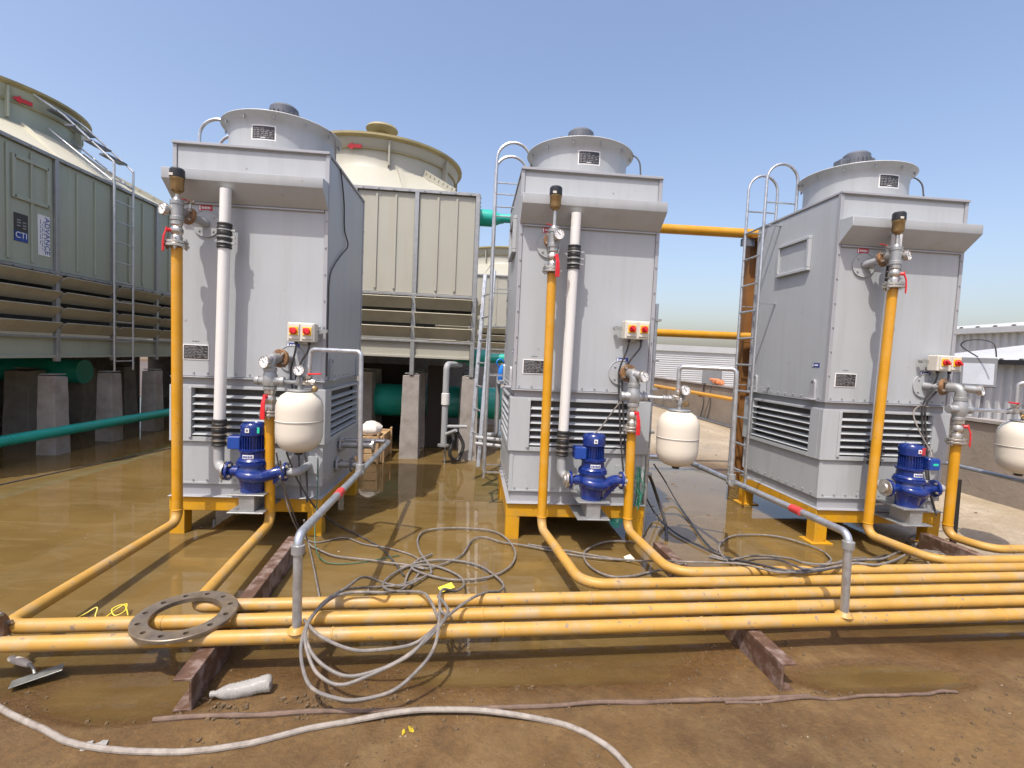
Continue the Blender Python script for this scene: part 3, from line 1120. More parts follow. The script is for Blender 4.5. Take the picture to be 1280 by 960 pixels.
# loose cable on the first tower's shaded side
mb = MB()
mb.tube(spline([(hw + .008, .29, 3.06), (hw + .014, .34, 2.95), (hw + .012, .42, 2.80), (hw + .010, .46, 2.60), (hw + .018, .56, 2.48), (hw + .016, .36, 2.36), (hw + .012, .17, 2.24), (hw + .012, .035, 2.10), (hw + .012, .022, 1.8), (hw + .012, .022, 1.31)], 8), .006, 7)
mb.build('loose_cable', M['cabledk'], tw)
CABLE_PATHS = {
 'coil_a': [(-0.123,2.511,0.25), (-0.115,2.252,0.25), (-0.134,2.17,0.205), (-0.188,2.105,0.164), (-0.279,2.042,0.118), (-0.397,2.014,0.1), (-0.495,2.015,0.1), (-0.62,2.052,0.123), (-0.687,2.129,0.177), (-0.718,2.218,0.232), (-0.727,2.353,0.25), (-0.708,2.545,0.25), (-0.641,2.678,0.25), (-0.626,2.95,0.18), (-0.6,3.124,0.1), (-0.497,3.191,0.03), (-0.367,3.179,0.03), (-0.23,3.397,0.02)],
 'coil_b': [(-0.14,2.596,0.25), (-0.079,2.451,0.25), (-0.109,2.303,0.25), (-0.174,2.209,0.227), (-0.271,2.141,0.186), (-0.383,2.1,0.159), (-0.49,2.088,0.15), (-0.592,2.122,0.173), (-0.67,2.179,0.209), (-0.717,2.267,0.25), (-0.722,2.426,0.25), (-0.684,2.567,0.25), (-0.616,2.622,0.25), (-0.515,2.634,0.25), (-0.419,2.631,0.25), (-0.389,2.962,0.1), (-0.349,3.243,0.02), (-0.313,3.395,0.02)],
 'coil_c': [(-0.093,2.356,0.25), (-0.159,2.234,0.241), (-0.238,2.155,0.195), (-0.397,2.087,0.15), (-0.507,2.06,0.13), (-0.599,2.089,0.15), (-0.658,2.143,0.186), (-0.711,2.234,0.241), (-0.729,2.389,0.25), (-0.661,2.632,0.25), (-0.623,2.947,0.12), (-0.558,3.106,0.05), (-0.42,3.189,0.025), (-0.303,3.303,0.02)],
 'coil_d': [(-0.754,2.353,0.25), (-0.644,2.234,0.241), (-0.498,2.182,0.211), (-0.383,2.178,0.209), (-0.236,2.197,0.22), (-0.16,2.243,0.245), (-0.067,2.412,0.25), (0.042,2.576,0.25), (0.134,2.746,0.2), (0.218,2.964,0.1), (0.247,3.212,0.04), (0.105,3.504,0.02), (-0.116,3.602,0.02), (-0.331,3.561,0.02), (-0.477,3.391,0.02), (-0.526,3.169,0.04), (-0.426,2.892,0.13), (-0.241,2.659,0.24), (-0.178,2.552,0.25), (-0.124,2.374,0.25)],
 'coil_e': [(-0.461,3.472,0.02), (-0.254,3.511,0.02), (-0.063,3.37,0.02), (-0.005,3.158,0.05), (-0.05,2.878,0.14), (-0.124,2.684,0.24), (-0.121,2.47,0.25), (-0.076,2.393,0.25)],
 'loop_f': [(-0.235,3.366,0.02), (-0.253,3.495,0.02), (-0.35,3.743,0.02), (-0.397,4.029,0.02), (-0.333,4.218,0.02), (-0.061,4.281,0.02), (0.251,4.197,0.02), (0.379,3.848,0.02), (0.34,3.545,0.02), (0.186,3.344,0.02), (-0.033,3.279,0.02), (-0.225,3.335,0.02), (-0.376,3.458,0.02), (-0.349,3.595,0.02), (-0.256,3.708,0.02)],
 'line_g': [(-0.39,3.158,0.02), (-0.391,3.362,0.02), (-0.352,3.492,0.02), (-0.25,3.461,0.02), (-0.044,3.677,0.02), (0.045,4.004,0.02), (0.145,4.075,0.02), (0.29,3.97,0.02), (0.496,3.893,0.02), (0.839,3.725,0.02), (1.09,3.657,0.02), (1.275,3.644,0.02)],
 'line_h': [(-1.218,3.75,0.25), (-1.212,3.832,0.05), (-1.098,3.755,0.02), (-0.951,3.648,0.02), (-0.693,3.585,0.02), (-0.528,3.538,0.02), (-0.41,3.507,0.02), (-0.29,3.444,0.02)],
 't1_a': [(-1.444,3.789,0.75), (-1.454,3.935,0.5), (-1.386,3.927,0.25), (-1.335,4.041,0.03), (-1.181,3.928,0.01), (-0.993,4.039,0.01), (-0.806,3.91,0.01), (-0.607,3.837,0.01), (-0.406,3.705,0.01), (-0.302,3.564,0.01)],
 't1_b': [(-1.373,3.799,0.75), (-1.337,3.946,0.5), (-1.22,4.039,0.25), (-1.127,4.298,0.03), (-0.875,4.08,0.01), (-0.629,3.788,0.01), (-0.416,3.353,0.01)],
 't1_c': [(-1.399,3.746,0.7), (-1.413,3.89,0.45), (-1.415,4.08,0.2), (-1.397,4.186,0.03), (-1.337,4.122,0.02), (-1.156,3.715,0.02), (-0.831,2.901,0.02)],
 'r_hose': [(1.567,4.329,0.62), (1.691,4.441,0.45), (1.846,4.603,0.18), (1.869,4.469,0.02), (1.728,4.097,0.02)],
 'r_j': [(1.974,5.136,0.45), (2.236,5.466,0.2), (2.281,5.252,0.05), (2.204,4.797,0.02), (2.05,4.02,0.02), (2.064,3.693,0.02), (1.92,3.133,0.2), (2.08,2.959,0.24), (2.23,2.97,0.24), (2.533,3.103,0.22), (3.032,3.461,0.12), (3.505,3.793,0.03)],
 'r_k': [(1.497,4.409,0.6), (1.661,4.626,0.35), (1.85,4.735,0.06), (1.872,4.262,0.02), (2.011,3.848,0.02), (2.108,3.694,0.02), (1.983,3.176,0.2), (2.064,2.963,0.25), (2.259,3.01,0.24), (2.573,3.201,0.2), (3.062,3.571,0.08), (3.325,3.667,0.03)],
 'r_l': [(2.037,3.642,0.02), (2.08,3.851,0.02), (2.209,4.056,0.02), (2.443,4.223,0.02), (2.805,4.207,0.02), (2.988,3.939,0.02), (2.952,3.72,0.02), (2.848,3.626,0.02)],
 'r_m': [(1.936,3.74,0.02), (2.05,3.667,0.02), (2.173,3.555,0.1), (2.243,3.437,0.15), (2.293,3.273,0.2), (2.293,3.137,0.23), (2.425,3.111,0.23), (2.76,3.241,0.21), (3.007,3.295,0.2), (3.534,3.704,0.1), (4.161,4.155,0.02), (4.815,4.624,0.02)],
 'r_m2': [(1.971,3.767,0.02), (2.118,3.635,0.02), (2.131,3.387,0.15), (2.166,3.2,0.22), (2.199,3.028,0.24), (2.333,3.012,0.24), (2.672,3.158,0.22), (2.855,3.146,0.22), (3.338,3.473,0.15), (4,4.041,0.03), (4.043,4.195,0.02), (4.378,4.38,0.02)],
 'r_n': [(1.429,4.025,0.02), (1.177,4.014,0.02), (0.968,3.838,0.02), (0.906,3.657,0.02), (0.932,3.472,0.02), (1.036,3.355,0.02), (1.193,3.371,0.02), (1.352,3.439,0.02), (1.44,3.326,0.1), (1.48,3.17,0.2)],
 'r_o': [(0.5,3.93,0.02), (0.802,3.806,0.02), (1.088,3.688,0.02), (1.302,3.583,0.04), (1.399,3.328,0.15), (1.458,3.125,0.23), (1.813,3.11,0.23), (1.891,2.998,0.25), (1.993,2.935,0.25), (2.208,2.989,0.24), (2.539,3.183,0.2), (2.981,3.579,0.08), (3.284,3.751,0.02)],
 'hose_fg': [(-2.35,2.35,0.013), (-1.878,2.102,0.013), (-1.625,1.979,0.013), (-1.408,1.884,0.013), (-1.097,1.84,0.013), (-0.827,1.871,0.013), (-0.558,1.964,0.016), (-0.249,2.024,0.034), (-0.049,2.033,0.036), (0.154,2.015,0.036), (0.421,1.962,0.02), (0.566,1.861,0.013), (0.641,1.736,0.013), (0.7,1.55,0.013)],
}

# ------------------------------------------------------------------ steel channels carrying the pipes
def channel(x0, y0, x1, y1, h, w, open_side, name_label):
    d = Vector((x1 - x0, y1 - y0, 0)).normalized()
    s = Vector((d.y, -d.x, 0)) * open_side      # towards the open side
    t = .012
    prof = [(0, 0), (w, 0), (w, t), (t, t), (t, h - t), (w, h - t), (w, h), (0, h)]
    mb = MB()
    n = len(prof)
    vs = [Vector((x0, y0, 0)) + s * a + Vector((0, 0, b)) for a, b in prof] + [Vector((x1, y1, 0)) + s * a + Vector((0, 0, b)) for a, b in prof]
    fs = [tuple(range(n)), tuple(range(n, 2 * n))[::-1]] + [(i, (i + 1) % n, n + (i + 1) % n, n + i) for i in range(n)]
    mb.poly(vs, fs)
    return single(mb, 'steel_channel', M['rust'], name_label, 'steel beam', 'rusty channel sections under the pipes', .0025)

channel(-1.118, 2.085, -1.235, 3.70, .145, .075, -1, 'rusty steel channel beside the plastic bottle, under the left end of the pipes')
channel(1.520, 2.165, 1.455, 3.70, .145, .075, 1, 'rusty steel channel without a bottle, sticking out under the pipes below the second unit')
channel(4.02, 3.40, 4.00, 4.02, .145, .075, 1, 'short dark steel channel under the pipe elbow right of the third unit')

# ------------------------------------------------------------------ yellow pipes
PZ = .180
PR = .037
PRL = .0335
def row(x, c):
    return c + .056 * x
ROWS = {1: 2.383, 2: 2.533, 3: 2.688, 4: 2.848, 5: 2.992, 6: 3.125, 7: 3.325}

def yellow_pipe(pts, rad, label, cat='pipe', grp='yellow pipes of the header', flangepos=None, xweld=()):
    t = thing('yellow_pipe', label, cat, pts[0], grp)
    path = fillet(pts, rad, 8)
    # the standing part and the lying part of one pipe differ in dust, so they are two meshes
    zz = [p.z for p in path]
    if max(zz) > .6:
        # cut in the lower elbow
        k = next(i for i, p in enumerate(path) if p.z < PZ + .115)
        up = path[:k + 1]
        low = path[k:]
        MB().tube(up, PR, 16).build('riser', M['yellow'], t)
        MB().tube(low, [PR - (PR - PRL) * min(1, i / 8) for i in range(len(low))], 16).build('lying_pipe', M['yellowdusty'], t)
        mb = MB(); mb.lathe(up[-1] + V(0, 0, .004), (0, 0, 1), [(PR, 0), (PR + .003, .002), (PR + .003, .008), (PR, .010)], 16, True); mb.build('weld_seam', M['yellow'], t)
    else:
        MB().tube(path, PRL, 16).build('lying_pipe', M['yellowdusty'], t)
    for (x, y) in xweld:
        mb = MB(); mb.lathe((x, y, PZ), (1, .056, 0), [(PRL, -.005), (PRL + .0025, -.003), (PRL + .0025, .003), (PRL, .005)], 16, True); mb.build('weld_seam', M['yellowdusty'], t)
    return t

XE = 5.9
def lie(c, x):
    return (x, row(x, c), PZ)
yellow_pipe([lie(ROWS[1], -3.6), lie(ROWS[1], XE)], 0, 'front yellow pipe nearest the camera with the grey posts standing on it', xweld=[(x, row(x, ROWS[1])) for x in (-.62, .20, 1.26, 2.2, 3.1)])
yellow_pipe([(-2.205, 3.87, 2.225), (-2.19, 3.87, PZ), (-2.135, row(-2.135, ROWS[2]), PZ), lie(ROWS[2], XE)], (.085, .075),
            'left yellow riser of the first unit running into the second pipe from the front', xweld=[(x, row(x, ROWS[2])) for x in (-1.45, .10, 1.9, 2.95)])
yellow_pipe([(-1.528, 3.87, 1.005), (-1.510, 3.87, PZ), (-1.392, row(-1.392, ROWS[3]), PZ), lie(ROWS[3], XE)], (.085, .075),
            'yellow riser beside the first tank running into the third pipe from the front', xweld=[(x, row(x, ROWS[3])) for x in (.72, 2.35)])
yellow_pipe([(.579, 3.87, 2.20), (.594, 3.87, PZ), (.715, row(.715, ROWS[4]), PZ), lie(ROWS[4], XE)], (.085, .16),
            'left yellow riser of the second unit turning into the fourth pipe from the front', xweld=[(x, row(x, ROWS[4])) for x in (.93, 2.6)])
yellow_pipe([(1.286, 3.87, .98), (1.298, 3.87, PZ), (1.345, row(1.345, ROWS[5]), PZ), lie(ROWS[5], XE)], (.085, .16),
            'yellow riser with the red lever at the second unit, beside the round tank', xweld=[(x, row(x, ROWS[5])) for x in (2.5, 3.4)])
yellow_pipe([(3.412, 3.87, 2.235), (3.372, 3.87, PZ), (3.455, row(3.455, ROWS[6]), PZ), lie(ROWS[6], XE)], (.085, .16),
            'left yellow riser of the third unit crossing in front of its pump side', xweld=[(3.75, row(3.75, ROWS[6]))])
yellow_pipe([(4.106, 3.87, .97), (4.102, 3.87, PZ), (4.172, row(4.172, ROWS[7]), PZ), lie(ROWS[7], XE)], (.085, .14),
            'rightmost yellow riser with the pale dry floor behind it', xweld=[(4.36, row(4.36, ROWS[7]))])
# rusty bolted flange lying on the front pipe at the left frame edge
mb = MB()
c0 = V(-2.10, row(-2.10, ROWS[1]) + .055, PZ + .03)
mb.lathe(c0, (.9, .1, .25), [(.085, -.012), (.085, .012), (.045, .012), (.045, -.012)], 24, True)
t = single(mb, 'pipe_flange', M['rustflange'], 'small rusty bolted flange at the left end of the front pipes', 'flange')
for k in range(6):
    a = k * pi / 3
    ax = V(.9, .1, .25).normalized(); e1 = ax.cross(V(0, 0, 1)).normalized(); e2 = ax.cross(e1)
    q = c0 + (e1 * cos(a) + e2 * sin(a)) * .066
    mb = MB(); mb.cyl(q - ax * .032, q + ax * .032, .010, n=6); mb.build('bolt', M['nickel'], t)

# ------------------------------------------------------------------ fittings
def gauge(mb_unused, parent, c, d, r=.040):
    d = Vector(d).normalized()
    c = Vector(c)
    mb = MB(); mb.lathe(c, d, [(r * .85, -.028), (r, -.020), (r, .006), (r * .92, .010), (r * .88, .004), (.001, .004)], 24)
    g = mb.build('pressure_gauge', M['nickel'], parent)
    mb = MB(); mb.cyl(c + d * .0045, c + d * .0062, r * .87, n=24); mb.build('dial', M['print'], g)
    e1 = d.cross(V(0, 0, 1)).normalized(); e2 = e1.cross(d)
    mb = MB()
    mb.obox(c + d * .0075 + e1 * .004 + e2 * .006, e1 * .012 + e2 * .012, (e1 - e2) * .0015, d * .0006)
    for k in range(9):
        a = -.8 + k * (pi + 1.6) / 8
        u = e1 * cos(a) + e2 * sin(a)
        mb.obox(c + d * .0070 + u * r * .68, u * .005, u.cross(d) * .0012, d * .0005)
    mb.build('needle', M['blackpl'], g)
    return g

def flange(parent, c, ax, r, th, m, nb=4, name='flange', boltlen=.02):
    c = Vector(c); ax = Vector(ax).normalized()
    mb = MB(); mb.lathe(c, ax, [(.03, -th / 2), (r - .003, -th / 2), (r, -th / 2 + .003), (r, th / 2 - .003), (r - .003, th / 2), (.03, th / 2)], 28)
    f = mb.build(name, m, parent)
    e1 = ax.cross(V(0.1, .2, 1)).normalized(); e2 = ax.cross(e1)
    mb = MB()
    for k in range(nb):
        a = 2 * pi * (k + .5) / nb
        q = c + (e1 * cos(a) + e2 * sin(a)) * (r - .018)
        mb.cyl(q - ax * (th / 2 + boltlen), q + ax * (th / 2 + boltlen), .007, n=6)
        mb.cyl(q - ax * (th / 2 + boltlen * .6), q - ax * (th / 2), .012, n=6)
        mb.cyl(q + ax * (th / 2 + boltlen * .6), q + ax * (th / 2), .012, n=6)
    kind(mb.build('flange_bolts', M['nickel'], f), 'stuff')
    return f

def lever(parent, piv, out, down, L=.15):
    # red lever: hub on the stem, short offset, then long flat grip
    piv, out, down = Vector(piv), Vector(out).normalized(), Vector(down).normalized()
    side = out.cross(down)
    mb = MB()
    mb.cyl(piv, piv + out * .032, .014, n=10)
    pts = [piv + out * .030 - down * .015, piv + out * .034 + down * .012, piv + out * .046 + down * .045, piv + out * .050 + down * .09, piv + out * .050 + down * L]
    for i in range(len(pts) - 1):
        d = pts[i + 1] - pts[i]
        u = d.normalized()
        mb.obox((pts[i] + pts[i + 1]) / 2, d / 2 + u * .003, side * (.012 + .002 * i), u.cross(side) * .005)
    return mb.build('lever', M['red'], parent, .0025)

def ball_valve(parent, base, ax, L=.13, r=.036):
    mb = MB()
    mb.lathe(base, ax, [(r * 1.12, 0), (r * 1.12, L * .2), (r * .95, L * .25), (r * .95, L * .3), (r * 1.2, L * .40), (r * 1.25, L * .5), (r * 1.2, L * .6), (r * .95, L * .7), (r * .95, L * .74), (r * 1.12, L * .8), (r * 1.12, L)], 8)
    return mb.build('ball_valve', M['nickel'], parent, .0015, 25)

# upper stations: riser -> flange -> ball valve -> tee -> air vent, with a branch into the tower wall
def upper_station(b, wallpt, gdir, lab, handle_out, tee_h=.265, long_stem=0.0):
    bx, by, bz = b
    t = thing('valve_station', lab, 'valve', (bx, by, bz), 'valve stations on the tall yellow risers')
    flange(t, (bx, by, bz + .012), (0, 0, 1), .078, .020, M['nickel'], 4)
    flange(t, (bx, by, bz + .036), (0, 0, 1), .074, .020, M['nickel'], 4)
    v = ball_valve(t, (bx, by, bz + .048), (0, 0, 1), .145, .036)
    lever(v, (bx + handle_out[0] * .035, by + handle_out[1] * .035, bz + .118), handle_out, (0, 0, -1), .155)
    z = bz + tee_h
    mb = MB()
    mb.lathe((bx, by, bz + .19), (0, 0, 1), [(.040, 0), (.046, .006), (.046, .03), (.042, .034), (.042, .115), (.046, .12), (.046, .145), (.03, .150), (.022, .17)], 20)
    mb.tube([(bx, by, z), (bx, by + .07, z)], .042, 18)
    te = mb.build('tee', M['galdull'], t)
    w = Vector(wallpt)
    s = V(bx, by + .06, z)
    d = (w - s)
    mid = s + d * .28
    flange(t, mid, d, .064, .026, M['rustflange'], 4)
    mb = MB(); mb.tube([mid, w], .030, 16); mb.build('nozzle', M['trim'], t)
    # small drain cock on the branch
    mb = MB(); mb.tube([mid + V(.02, -.02, .05), mid + V(.02, -.02, .10)], .009, 8); mb.tube([mid + V(.0, -.03, .095), mid + V(.05, -.02, .10)], .012, 8)
    ck = mb.build('drain_cock', M['nickel'], t)
    mb = MB(); mb.bar(mid + V(.02, -.02, .108), mid + V(-.055, -.03, .118), .014, .006); mb.build('cock_lever', M['red'], ck, .002)
    g = Vector(gdir).normalized()
    gp = V(bx, by, z) + V(g.x, g.y, 0) * .085
    mb = MB(); mb.tube([V(bx, by, z), gp], .016, 10); mb.build('gauge_stem', M['galdull'], t)
    gauge(None, t, gp, (g.x * .55, -1, .05), .043)
    # air vent
    mb = MB(); mb.tube([(bx, by, z + .08), (bx, by, z + .125 + long_stem)], .014, 10); mb.build('vent_stem', M['nickel'], t)
    zz = z + .12 + long_stem
    mb = MB(); mb.lathe((bx, by, zz), (0, 0, 1), [(.018, 0), (.022, .012), (.040, .022), (.044, .035), (.044, .095), (.047, .10), (.047, .115)], 24)
    av = mb.build('air_vent', M['brass'], t)
    mb = MB(); mb.lathe((bx, by, zz + .1155), (0, 0, 1), [(.049, 0), (.050, .006), (.049, .055), (.040, .066), (.02, .068)], 24); mb.build('vent_cap', M['blackpl'], av)
    mb = MB(); mb.box(bx - .030, bx - .002, by - .052, by - .046, zz + .118, zz + .136); mb.build('cap_tab', M['boxcream'], av, .001)
    return t

upper_station((-2.205, 3.87, 2.228), (-2.122, 4.112, 2.468), (-1, -.5, 0), 'valve station of the first unit, gauge pointing left and red lever hanging down', (-.75, -.66, 0))
upper_station((.579, 3.87, 2.203), (.580, 4.112, 2.468), (.35, -1, 0), 'valve station of the second unit, gauge facing the camera below the air vent', (.35, -.93, 0), .28, .075)
upper_station((3.412, 3.87, 2.238), (3.336, 4.112, 2.468), (.95, -.35, 0), 'valve station of the third unit, gauge turned right beside the red lever', (.80, -.6, 0), .27, .045)

# lower stations: riser -> flange -> valve -> cross -> elbow with flange into the wall
def lower_station(b, wallpt, lab, handle_out, gpos, gdir, branch, zc=1.27):
    bx, by, bz = b
    t = thing('valve_station', lab, 'valve', (bx, by, bz), 'valve stations on the short yellow risers')
    flange(t, (bx, by, bz + .010), (0, 0, 1), .076, .018, M['nickel'], 4)
    flange(t, (bx, by, bz + .034), (0, 0, 1), .070, .018, M['nickel'], 4)
    v = ball_valve(t, (bx, by, bz + .045), (0, 0, 1), .16, .038)
    lever(v, (bx + handle_out[0] * .036, by + handle_out[1] * .036, bz + .150), handle_out, (0, 0, -1), .165)
    mb = MB()
    mb.lathe((bx, by, bz + .20), (0, 0, 1), [(.043, 0), (.048, .004), (.048, .024), (.043, .028), (.052, zc - bz - .235), (.056, zc - bz - .20), (.052, zc - bz - .165), (.043, zc - bz - .13), (.048, zc - bz - .126), (.048, zc - bz - .10), (.043, zc - bz - .096)], 20)
    mb.lathe((bx - .105, by, zc), (1, 0, 0), [(.034, 0), (.036, .004), (.036, .026), (.030, .03), (.040, .06), (.05, .105), (.040, .15), (.030, .18), (.036, .184), (.036, .206), (.034, .21)], 18)
    mb.build('cross_fitting', M['galdull'], t)
    w = Vector(wallpt)
    ze = w.z
    p = fillet([(bx, by, zc + .09), (bx, by, ze), (bx + (w.x - bx) * .3, by + .09, ze)], .04, 6)
    mb = MB(); mb.tube(p, .040, 16); mb.build('elbow', M['galdull'], t)
    s = p[-1]
    d = w - s
    flange(t, s + d * .18, d, .072, .028, M['rustflange'], 4)
    mb = MB(); mb.tube([s + d * .18, w], .030, 16); mb.build('nozzle', M['trim'], t)
    gp = Vector(gpos)
    mb = MB(); mb.tube([(bx, by - .01, ze), gp - Vector(gdir).normalized() * .02], .032, 14); mb.build('gauge_stem', M['galdull'], t)
    gauge(None, t, gp, gdir, .045)
    # branch pipe to the expansion tank
    br = [Vector((bx + .10, by, zc))] + [Vector(q) for q in branch]
    mb = MB(); mb.tube(br, .014, 10); mb.build('branch_pipe', M['gal'], t)
    mb = MB()
    e = br[-1]; u = (br[-1] - br[-2]).normalized()
    mb.lathe(e - u * .09, u, [(.016, 0), (.024, .004), (.024, .022), (.018, .026), (.018, .04), (.024, .044), (.024, .066), (.016, .07)], 8)
    mb.build('union', M['galdull'], t, 0, 25)
    return t

T1 = (-1.205, 3.74); T2 = (1.648, 3.82); T3 = (4.685, 3.85)
lower_station((-1.528, 3.87, 1.008), (-1.461, 4.112, 1.445), 'valve station above the short riser left of the first tank', (-.2, -.98, 0), (-1.545, 3.80, 1.415), (-.35, -1, .05), [(-1.235, 3.75, 1.275)], 1.275)
lower_station((1.286, 3.87, .983), (1.243, 4.112, 1.445), 'valve station between the second unit and its tank, gauge turned right', (.3, -.95, 0), (1.335, 3.79, 1.43), (.5, -1, .05), [(1.60, 3.82, 1.265)], 1.265)
lower_station((4.106, 3.87, .973), (3.999, 4.112, 1.445), 'rightmost valve station, beside the third isolator box', (.75, -.65, 0), (4.215, 3.80, 1.435), (.55, -1, .05), [(4.62, 3.85, 1.265)], 1.265)

# ------------------------------------------------------------------ expansion tanks
def tank():
    r = .165
    t = thing('expansion_tank', '', 'tank', (0, 0, 0), 'cream expansion tanks')
    prof = [(.004, 0), (.05, .004), (.095, .018), (.130, .042), (.152, .075), (.163, .115), (r, .15), (r, .2265), (r, .228), (r + .003, .231), (r + .003, .239), (r, .242), (r, .2435), (r, .315), (.163, .350), (.152, .388), (.130, .420), (.095, .444), (.05, .456), (.004, .46)]
    mb = MB(); mb.lathe((0, 0, 0), (0, 0, 1), prof, 44); sh_ = mb.build('shell', M['cream'], t, 0, 60)
    mb = MB(); mb.lathe((0, 0, .2365), (0, 0, 1), [(r + .0032, -.0022), (r + .0042, 0), (r + .0032, .0022), (r + .001, 0)], 44, True); mb.build('seam', M['motor'], t)
    mb = MB(); mb.lathe((0, 0, -.020), (0, 0, 1), [(.022, 0), (.03, .004), (.03, .018), (.036, .026)], 20); mb.build('valve_cap', M['blackpl'], t)
    mb = MB(); mb.lathe((0, 0, .452), (0, 0, 1), [(.020, 0), (.088, .002), (.090, .006), (.088, .011), (.03, .013)], 28); mb.build('top_flange', M['galdull'], t)
    mb = MB(); mb.tube([(0, 0, .46), (0, 0, .60)], .018, 12)
    mb.lathe((0, 0, .50), (0, 0, 1), [(.026, 0), (.030, .01), (.030, .05), (.024, .06)], 8)
    mb.build('tank_fitting', M['galdull'], t)
    return t

tk = tank()
tks = [tk, copy_tree(tk), copy_tree(tk)]
for o, (x, y, z, s), l in zip(tks, ((-1.262, 3.74, .765, 1.0), (T2[0], T2[1], .722, .985), (T3[0], T3[1], .735, .99)),
                              ('cream round tank in front of the first unit, left of its grey standpipe', 'cream round tank hanging in the open between the second and third units', 'cream round tank cut off by the right edge of the photo')):
    o.location = (x, y, z)
    o.scale = (s, s, s)
    o['label'] = l

def tank_top(lab, c, pts, lev, gp):
    t = thing('tank_connection', lab, 'pipe fitting', c, 'tank connections')
    mb = MB(); mb.tube(fillet(pts, .035, 6), .0165, 12); mb.build('standpipe', M['gal'], t)
    x, y, z = pts[0]
    mb = MB()
    mb.lathe((x, y, z), (0, 0, 1), [(.020, 0), (.028, .004), (.028, .03), (.02, .034), (.022, .05), (.028, .054), (.028, .075), (.02, .08)], 8)
    mb.tube([(x - .05, y, z + .025), (x + .05, y, z + .025)], .021, 10)
    v = mb.build('cock', M['nickel'], t, 0, 25)
    mb = MB(); mb.bar((x, y - .02, z + .085), (x + lev, y - .03, z + .092), .016, .012); mb.build('lever', M['red'], v, .002)
    if gp:
        mb = MB(); mb.tube([gp, (gp[0], gp[1] + .01, z + .02)], .009, 8); mb.build('gauge_stem', M['galdull'], t)
        gauge(None, t, gp, (.15, -1, .08), .040)
    mb = MB(); mb.lathe((x + .045, y - .01, z - .03), (.4, -.6, .3), [(.012, 0), (.022, .006), (.022, .04), (.012, .046)], 10); mb.build('relief_valve', M['brass'], t)
    return t

tank_top('standpipe fitting over the first tank with red lever and gauge', (T1[0], T1[1], 1.26), [(-1.205, 3.74, 1.26), (-1.190, 3.74, 1.527), (-.80, 3.60, 1.527), (-.783, 3.595, .70)], .10, (-1.262, 3.70, 1.372))
tank_top('standpipe fitting over the second tank with gauge on its right', (T2[0], T2[1], 1.25), [(1.630, 3.82, 1.25), (1.625, 3.82, 1.520), (1.985, 3.61, 1.520), (1.997, 3.60, .68)], .05, (1.672, 3.78, 1.335))
tank_top('standpipe fitting over the tank at the right edge', (T3[0], T3[1], 1.25), [(4.60, 3.85, 1.25), (4.595, 3.85, 1.51), (4.74, 3.72, 1.51), (4.755, 3.71, .68)], -.10, None)

# ------------------------------------------------------------------ galvanised make-up water lines
def makeup(lab, pts, tape, elbow_r=.05, collars=()):
    t = thing('galvanised_pipe', lab, 'pipe', pts[0], 'galvanised make-up pipes')
    path = fillet(pts, elbow_r, 7)
    MB().tube(path, .0215, 14).build('pipe', M['gal'], t)
    if tape:
        a, b = map(Vector, tape)
        mb = MB(); mb.cyl(a, b, .0255, n=16); mb.build('tape_band', M['redtape'], t)
    for (c, d) in collars:
        mb = MB(); mb.lathe(c, d, [(.0235, -.022), (.031, -.02), (.031, .02), (.0235, .022)], 14); mb.build('socket', M['galdull'], t)
    mb = MB(); mb.lathe(V(*pts[0]) + V(0, 0, -.004), (0, 0, 1), [(.045, 0), (.036, .012), (.027, .020)], 14); mb.build('weld_fillet', M['yellowdusty'], t)
    return t

y1 = row(-.782, ROWS[1]); y2 = row(2.085, ROWS[1])
makeup('galvanised pipe rising from the front pipe beside the cable coil', [(-.782, y1, PZ + .030), (-.784, y1, .664), (-.784, 4.83, .664), (-1.20, 4.83, .664)], ((-.784, 3.00, .664), (-.784, 3.09, .664)),
       collars=[((-.784, y1, .60), (0, 0, 1)), ((-.784, 3.595, .664), (0, 1, 0)), ((-.783, 3.595, .70), (0, 0, 1))])
makeup('galvanised pipe standing on the front pipe and bending back past the second tank', [(2.088, y2, PZ + .030), (2.075, y2, .664), (1.985, 4.55, .650), (1.50, 4.55, .650)], ((2.052, 2.86, .664), (2.050, 2.95, .663)),
       collars=[((2.077, y2, .60), (0, 0, 1)), ((1.997, 3.60, .658), (0, 1, 0)), ((1.997, 3.60, .70), (0, 0, 1))])
makeup('galvanised pipe running out of frame at right in front of the parapet', [(4.72, row(4.72, ROWS[1]), PZ + .030), (4.735, row(4.72, ROWS[1]), .664), (4.765, 4.62, .664), (4.25, 4.62, .664)], None,
       collars=[((4.755, 3.71, .70), (0, 0, 1))])
# flanged float valve stub and filter on the shaded side of the first unit
t = thing('float_valve', 'dark flanged valve stubs on the shaded right side of the first unit', 'valve', (-1.15, 4.7, .5))
for (y, z, L) in ((4.62, .66, .30), (4.52, .50, .22)):
    mb = MB(); mb.tube([(-1.198, y, z), (-1.198 + L, y, z)], .030, 14); mb.build('stub', M['galdull'], t)
    flange(t, (-1.18, y, z), (1, 0, 0), .070, .014, M['trim'], 4)
    flange(t, (-1.198 + L * .62, y, z), (1, 0, 0), .066, .014, M['motor'], 4)
mb = MB(); mb.lathe((-1.198 + .30, 4.62, .66), (1, 0, 0), [(.066, 0), (.066, .014), (.03, .014)], 20); mb.build('blind_flange', M['nickel'], t)

